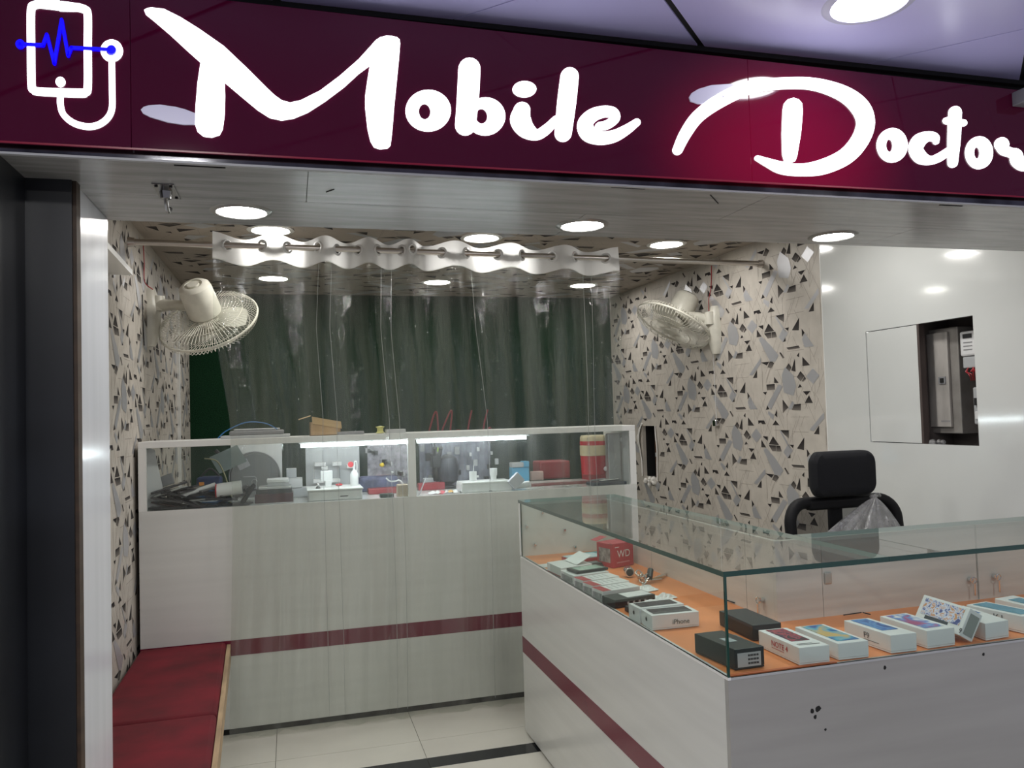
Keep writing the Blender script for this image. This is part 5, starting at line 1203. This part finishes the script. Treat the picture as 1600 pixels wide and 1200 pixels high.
# crumpled white cloth / paper beside boxes
def crumple(name, c, sx_, sy_, h, m, label, cat, seed=1):
    random.seed(seed); n = 9; vs = []; fs = []
    for i in range(n):
        for j in range(n):
            u, v = i / (n - 1) - .5, j / (n - 1) - .5; e_ = max(0, 1 - 2.2 * max(abs(u), abs(v)))
            vs.append((c[0] + sx_ * u + random.uniform(-.003, .003), c[1] + sy_ * v + .3 * sx_ * u, c[2] + h * e_ * random.uniform(.4, 1) + .001))
    for i in range(n - 1):
        for j in range(n - 1): fs.append((i * n + j, (i + 1) * n + j, (i + 1) * n + j + 1, i * n + j + 1))
    return tag(MB().add(vs, fs).build(name, m, smooth=False), label, cat)
crumple('polythene_sleeve', (1.27, 2.62, Z0), .10, .06, .03, wcard, 'crumpled white polythene sleeve beside the black phone box', 'sleeve', 4)
crumple('paper_slip', (1.16, 2.50, Z0 + .02), .10, .05, .012, wcard, 'white paper slip lying on the small black box', 'paper', 6)
crumple('receipt', (1.27, 2.78, Z0), .09, .10, .02, wcard, 'bent white receipt sticking out behind the red-cornered boxes', 'paper', 8)
o = MB().box(1.215, 1.245, 2.0, 2.10, Z0, Z0 + .008).build('strap', greyp, bevel=.002); tag(o, 'grey strap lying behind the labelled black box', 'strap')
p = onZ(941, 884, Z0); t = thing('usb_stick', (p.x, p.y, Z0), 'tiny dark memory stick lying before the red carton', 'memory stick')
MB().box(p.x - .022, p.x + .015, p.y - .01, p.y + .01, Z0, Z0 + .007).build('body', blk, t, bevel=.002); MB().box(p.x + .015, p.x + .027, p.y - .007, p.y + .007, Z0 + .001, Z0 + .006).build('plug', chrome, t)

# ------------------------------------------------------------------ office chair
YC = 2.78
XSH = -.012
t = thing('office_chair', (2.16, YC - .2, 0), 'black mesh office chair with a headrest behind the showcase', 'chair')
def rrect(cx, cz, w_, h_, r_, n=8):
    P = []
    for (sx_, sz_, a0) in ((1, 1, 0), (-1, 1, pi / 2), (-1, -1, pi), (1, -1, 3 * pi / 2)):
        for k in range(n + 1):
            a = a0 + pi / 2 * k / n; P.append((cx + sx_ * (w_ / 2 - r_) + r_ * cos(a), cz + sz_ * (h_ / 2 - r_) + r_ * sin(a)))
    return P
hl, hr_ = onY(1259, 735, YC), onY(1355, 735, YC); ht, hb = onY(1310, 704, YC).z, onY(1310, 774, YC).z
hcx, hcz, hw, hh_ = (hl.x + hr_.x) / 2, (ht + hb) / 2, hr_.x - hl.x, ht - hb
mb = MB(); rings = []
for dy, s_ in ((-.045, .80), (-.052, .55), ): pass
for dy, ins_ in ((.02, .012), (.0, .0), (-.025, .0), (-.042, .01), (-.050, .03)):
    rings.append([Vector((x, YC + dy + 1.1 * (x - hcx) ** 2 * -1, z)) for x, z in rrect(hcx, hcz, hw - 2 * ins_, hh_ - 2 * ins_, .045 - ins_ * .4)])
n = len(rings[0]); vs = [p for r in rings for p in r]; fs = []
for i in range(len(rings) - 1):
    for k in range(n): fs.append((i * n + k, i * n + (k + 1) % n, (i + 1) * n + (k + 1) % n, (i + 1) * n + k))
fs.append(tuple(range(n))); fs.append(tuple((len(rings) - 1) * n + k for k in range(n)))
mb.add(vs, fs).build('headrest', blkfab, t, smooth=True)
bl, br = onY(1227, 800, YC), onY(1403, 800, YC); btz = onY(1320, 777, YC).z; bcx = (bl.x + br.x) / 2; bw = br.x - bl.x
bh = .60; bcz = btz - bh / 2
fr_ = rrect(bcx, bcz, bw - .03, bh - .03, .08)
yb = lambda x, z: YC + .0 - .9 * (x - bcx) ** 2 * .5 + .06 * ((z - bcz) / bh) 
MB().tube([(x, yb(x, z), z) for x, z in fr_], .024, 10, closed=True).build('back_frame', blkc, t, smooth=True)
MB().box(bcx - bw * .3, bcx + bw * .3, YC - .01, YC + .03, btz - .045, btz - .002).build('top_rail', blkc, t, bevel=.012, seg=3)
vs = []; fs = []
P = rrect(bcx, bcz, bw - .04, bh - .04, .075); vs = [(bcx, yb(bcx, bcz) - .005, bcz)] + [(x, yb(x, z) - .004, z) for x, z in P]; fs = [(0, k + 1, (k + 1) % len(P) + 1) for k in range(len(P))]
MB().add(vs, fs).build('back_mesh', meshm, t, smooth=True)
MB().box(hcx - .03, hcx + .03, YC + .012, YC + .035, btz - .2, hcz).build('headrest_post', blkc, t, bevel=.006)
MB().box(bcx - .03, bcx + .03, YC + .02, YC + .06, .5, btz - .1).build('spine', blkc, t, bevel=.01)
MB().box(bcx - .24, bcx + .24, YC - .50, YC - .03, .43, .50).build('seat', blkfab, t, bevel=.03, seg=4, smooth=True)
for s_ in (-1, 1):
    ar = MB().tube([(bcx + s_ * .27, YC - .1, .46), (bcx + s_ * .27, YC - .12, .66), (bcx + s_ * .27, YC - .32, .67)], .016, 8).build('armrest', blkc, t, smooth=True)
    MB().box(bcx + s_ * .27 - .035, bcx + s_ * .27 + .035, YC - .38, YC - .12, .68, .70).build('arm_pad', blkc, ar, bevel=.008)
MB().cyl((bcx, YC - .26, .12), (bcx, YC - .26, .43), .028, n=16).build('gas_lift', chrome, t, smooth=True)
for k in range(5):
    a = 2 * pi * k / 5 + .3; e_ = Vector((bcx + .28 * cos(a), YC - .26 + .28 * sin(a), .07))
    lg = MB().tube([(bcx, YC - .26, .11), e_], [.028, .018], 8).build('leg', blkc, t, smooth=True)
    MB().cyl(e_ + Vector((-.012, 0, -.042)), e_ + Vector((.012, 0, -.042)), .028, n=14).build('castor', blk, lg, smooth=True)
# plastic bag tied at the headrest
kx, kz = onY(1362, 777, YC - .06).x, onY(1362, 777, YC - .06).z
t = thing('plastic_bag', (kx, YC - .07, kz), 'knotted clear plastic bag hanging from the chair headrest', 'plastic bag')
ea, eb = onY(1290, 830, YC - .07).x, onY(1403, 830, YC - .07).x; ez = kz - .15
vs = []; fs = []; NK = 96; NR = 12
for r in range(NR):
    u = r / (NR - 1); ww_ = u ** .85
    for k in range(NK):
        a = 2 * pi * k / NK; plt = 1 + .10 * sin(11 * a + 2 * sin(3 * a)) * (1 - .3 * u) + .05 * sin(23 * a)
        cx2 = kx + ((ea + eb) / 2 - kx) * u
        vs.append((cx2 + (.008 + (eb - ea) / 2 * ww_) * cos(a) * plt, YC - .075 + (.008 + .055 * ww_) * sin(a) * plt, kz + (ez - kz) * u ** 1.0))
for r in range(NR - 1):
    for k in range(NK): fs.append((r * NK + k, r * NK + (k + 1) % NK, (r + 1) * NK + (k + 1) % NK, (r + 1) * NK + k))
MB().add(vs, fs).build('bag', bagm, t, smooth=True)
MB().ball((kx, YC - .07, kz + .004), .014, 12, 8, sc=(1.2, 1, .8)).tube(smoothpath([(kx, YC - .07, kz), (kx + .02, YC - .07, kz + .012), (kx + .035, YC - .065, kz + .004)], 5), .007, 6).build('knot', bagm, t, smooth=True)
print('objects', len(bpy.data.objects))
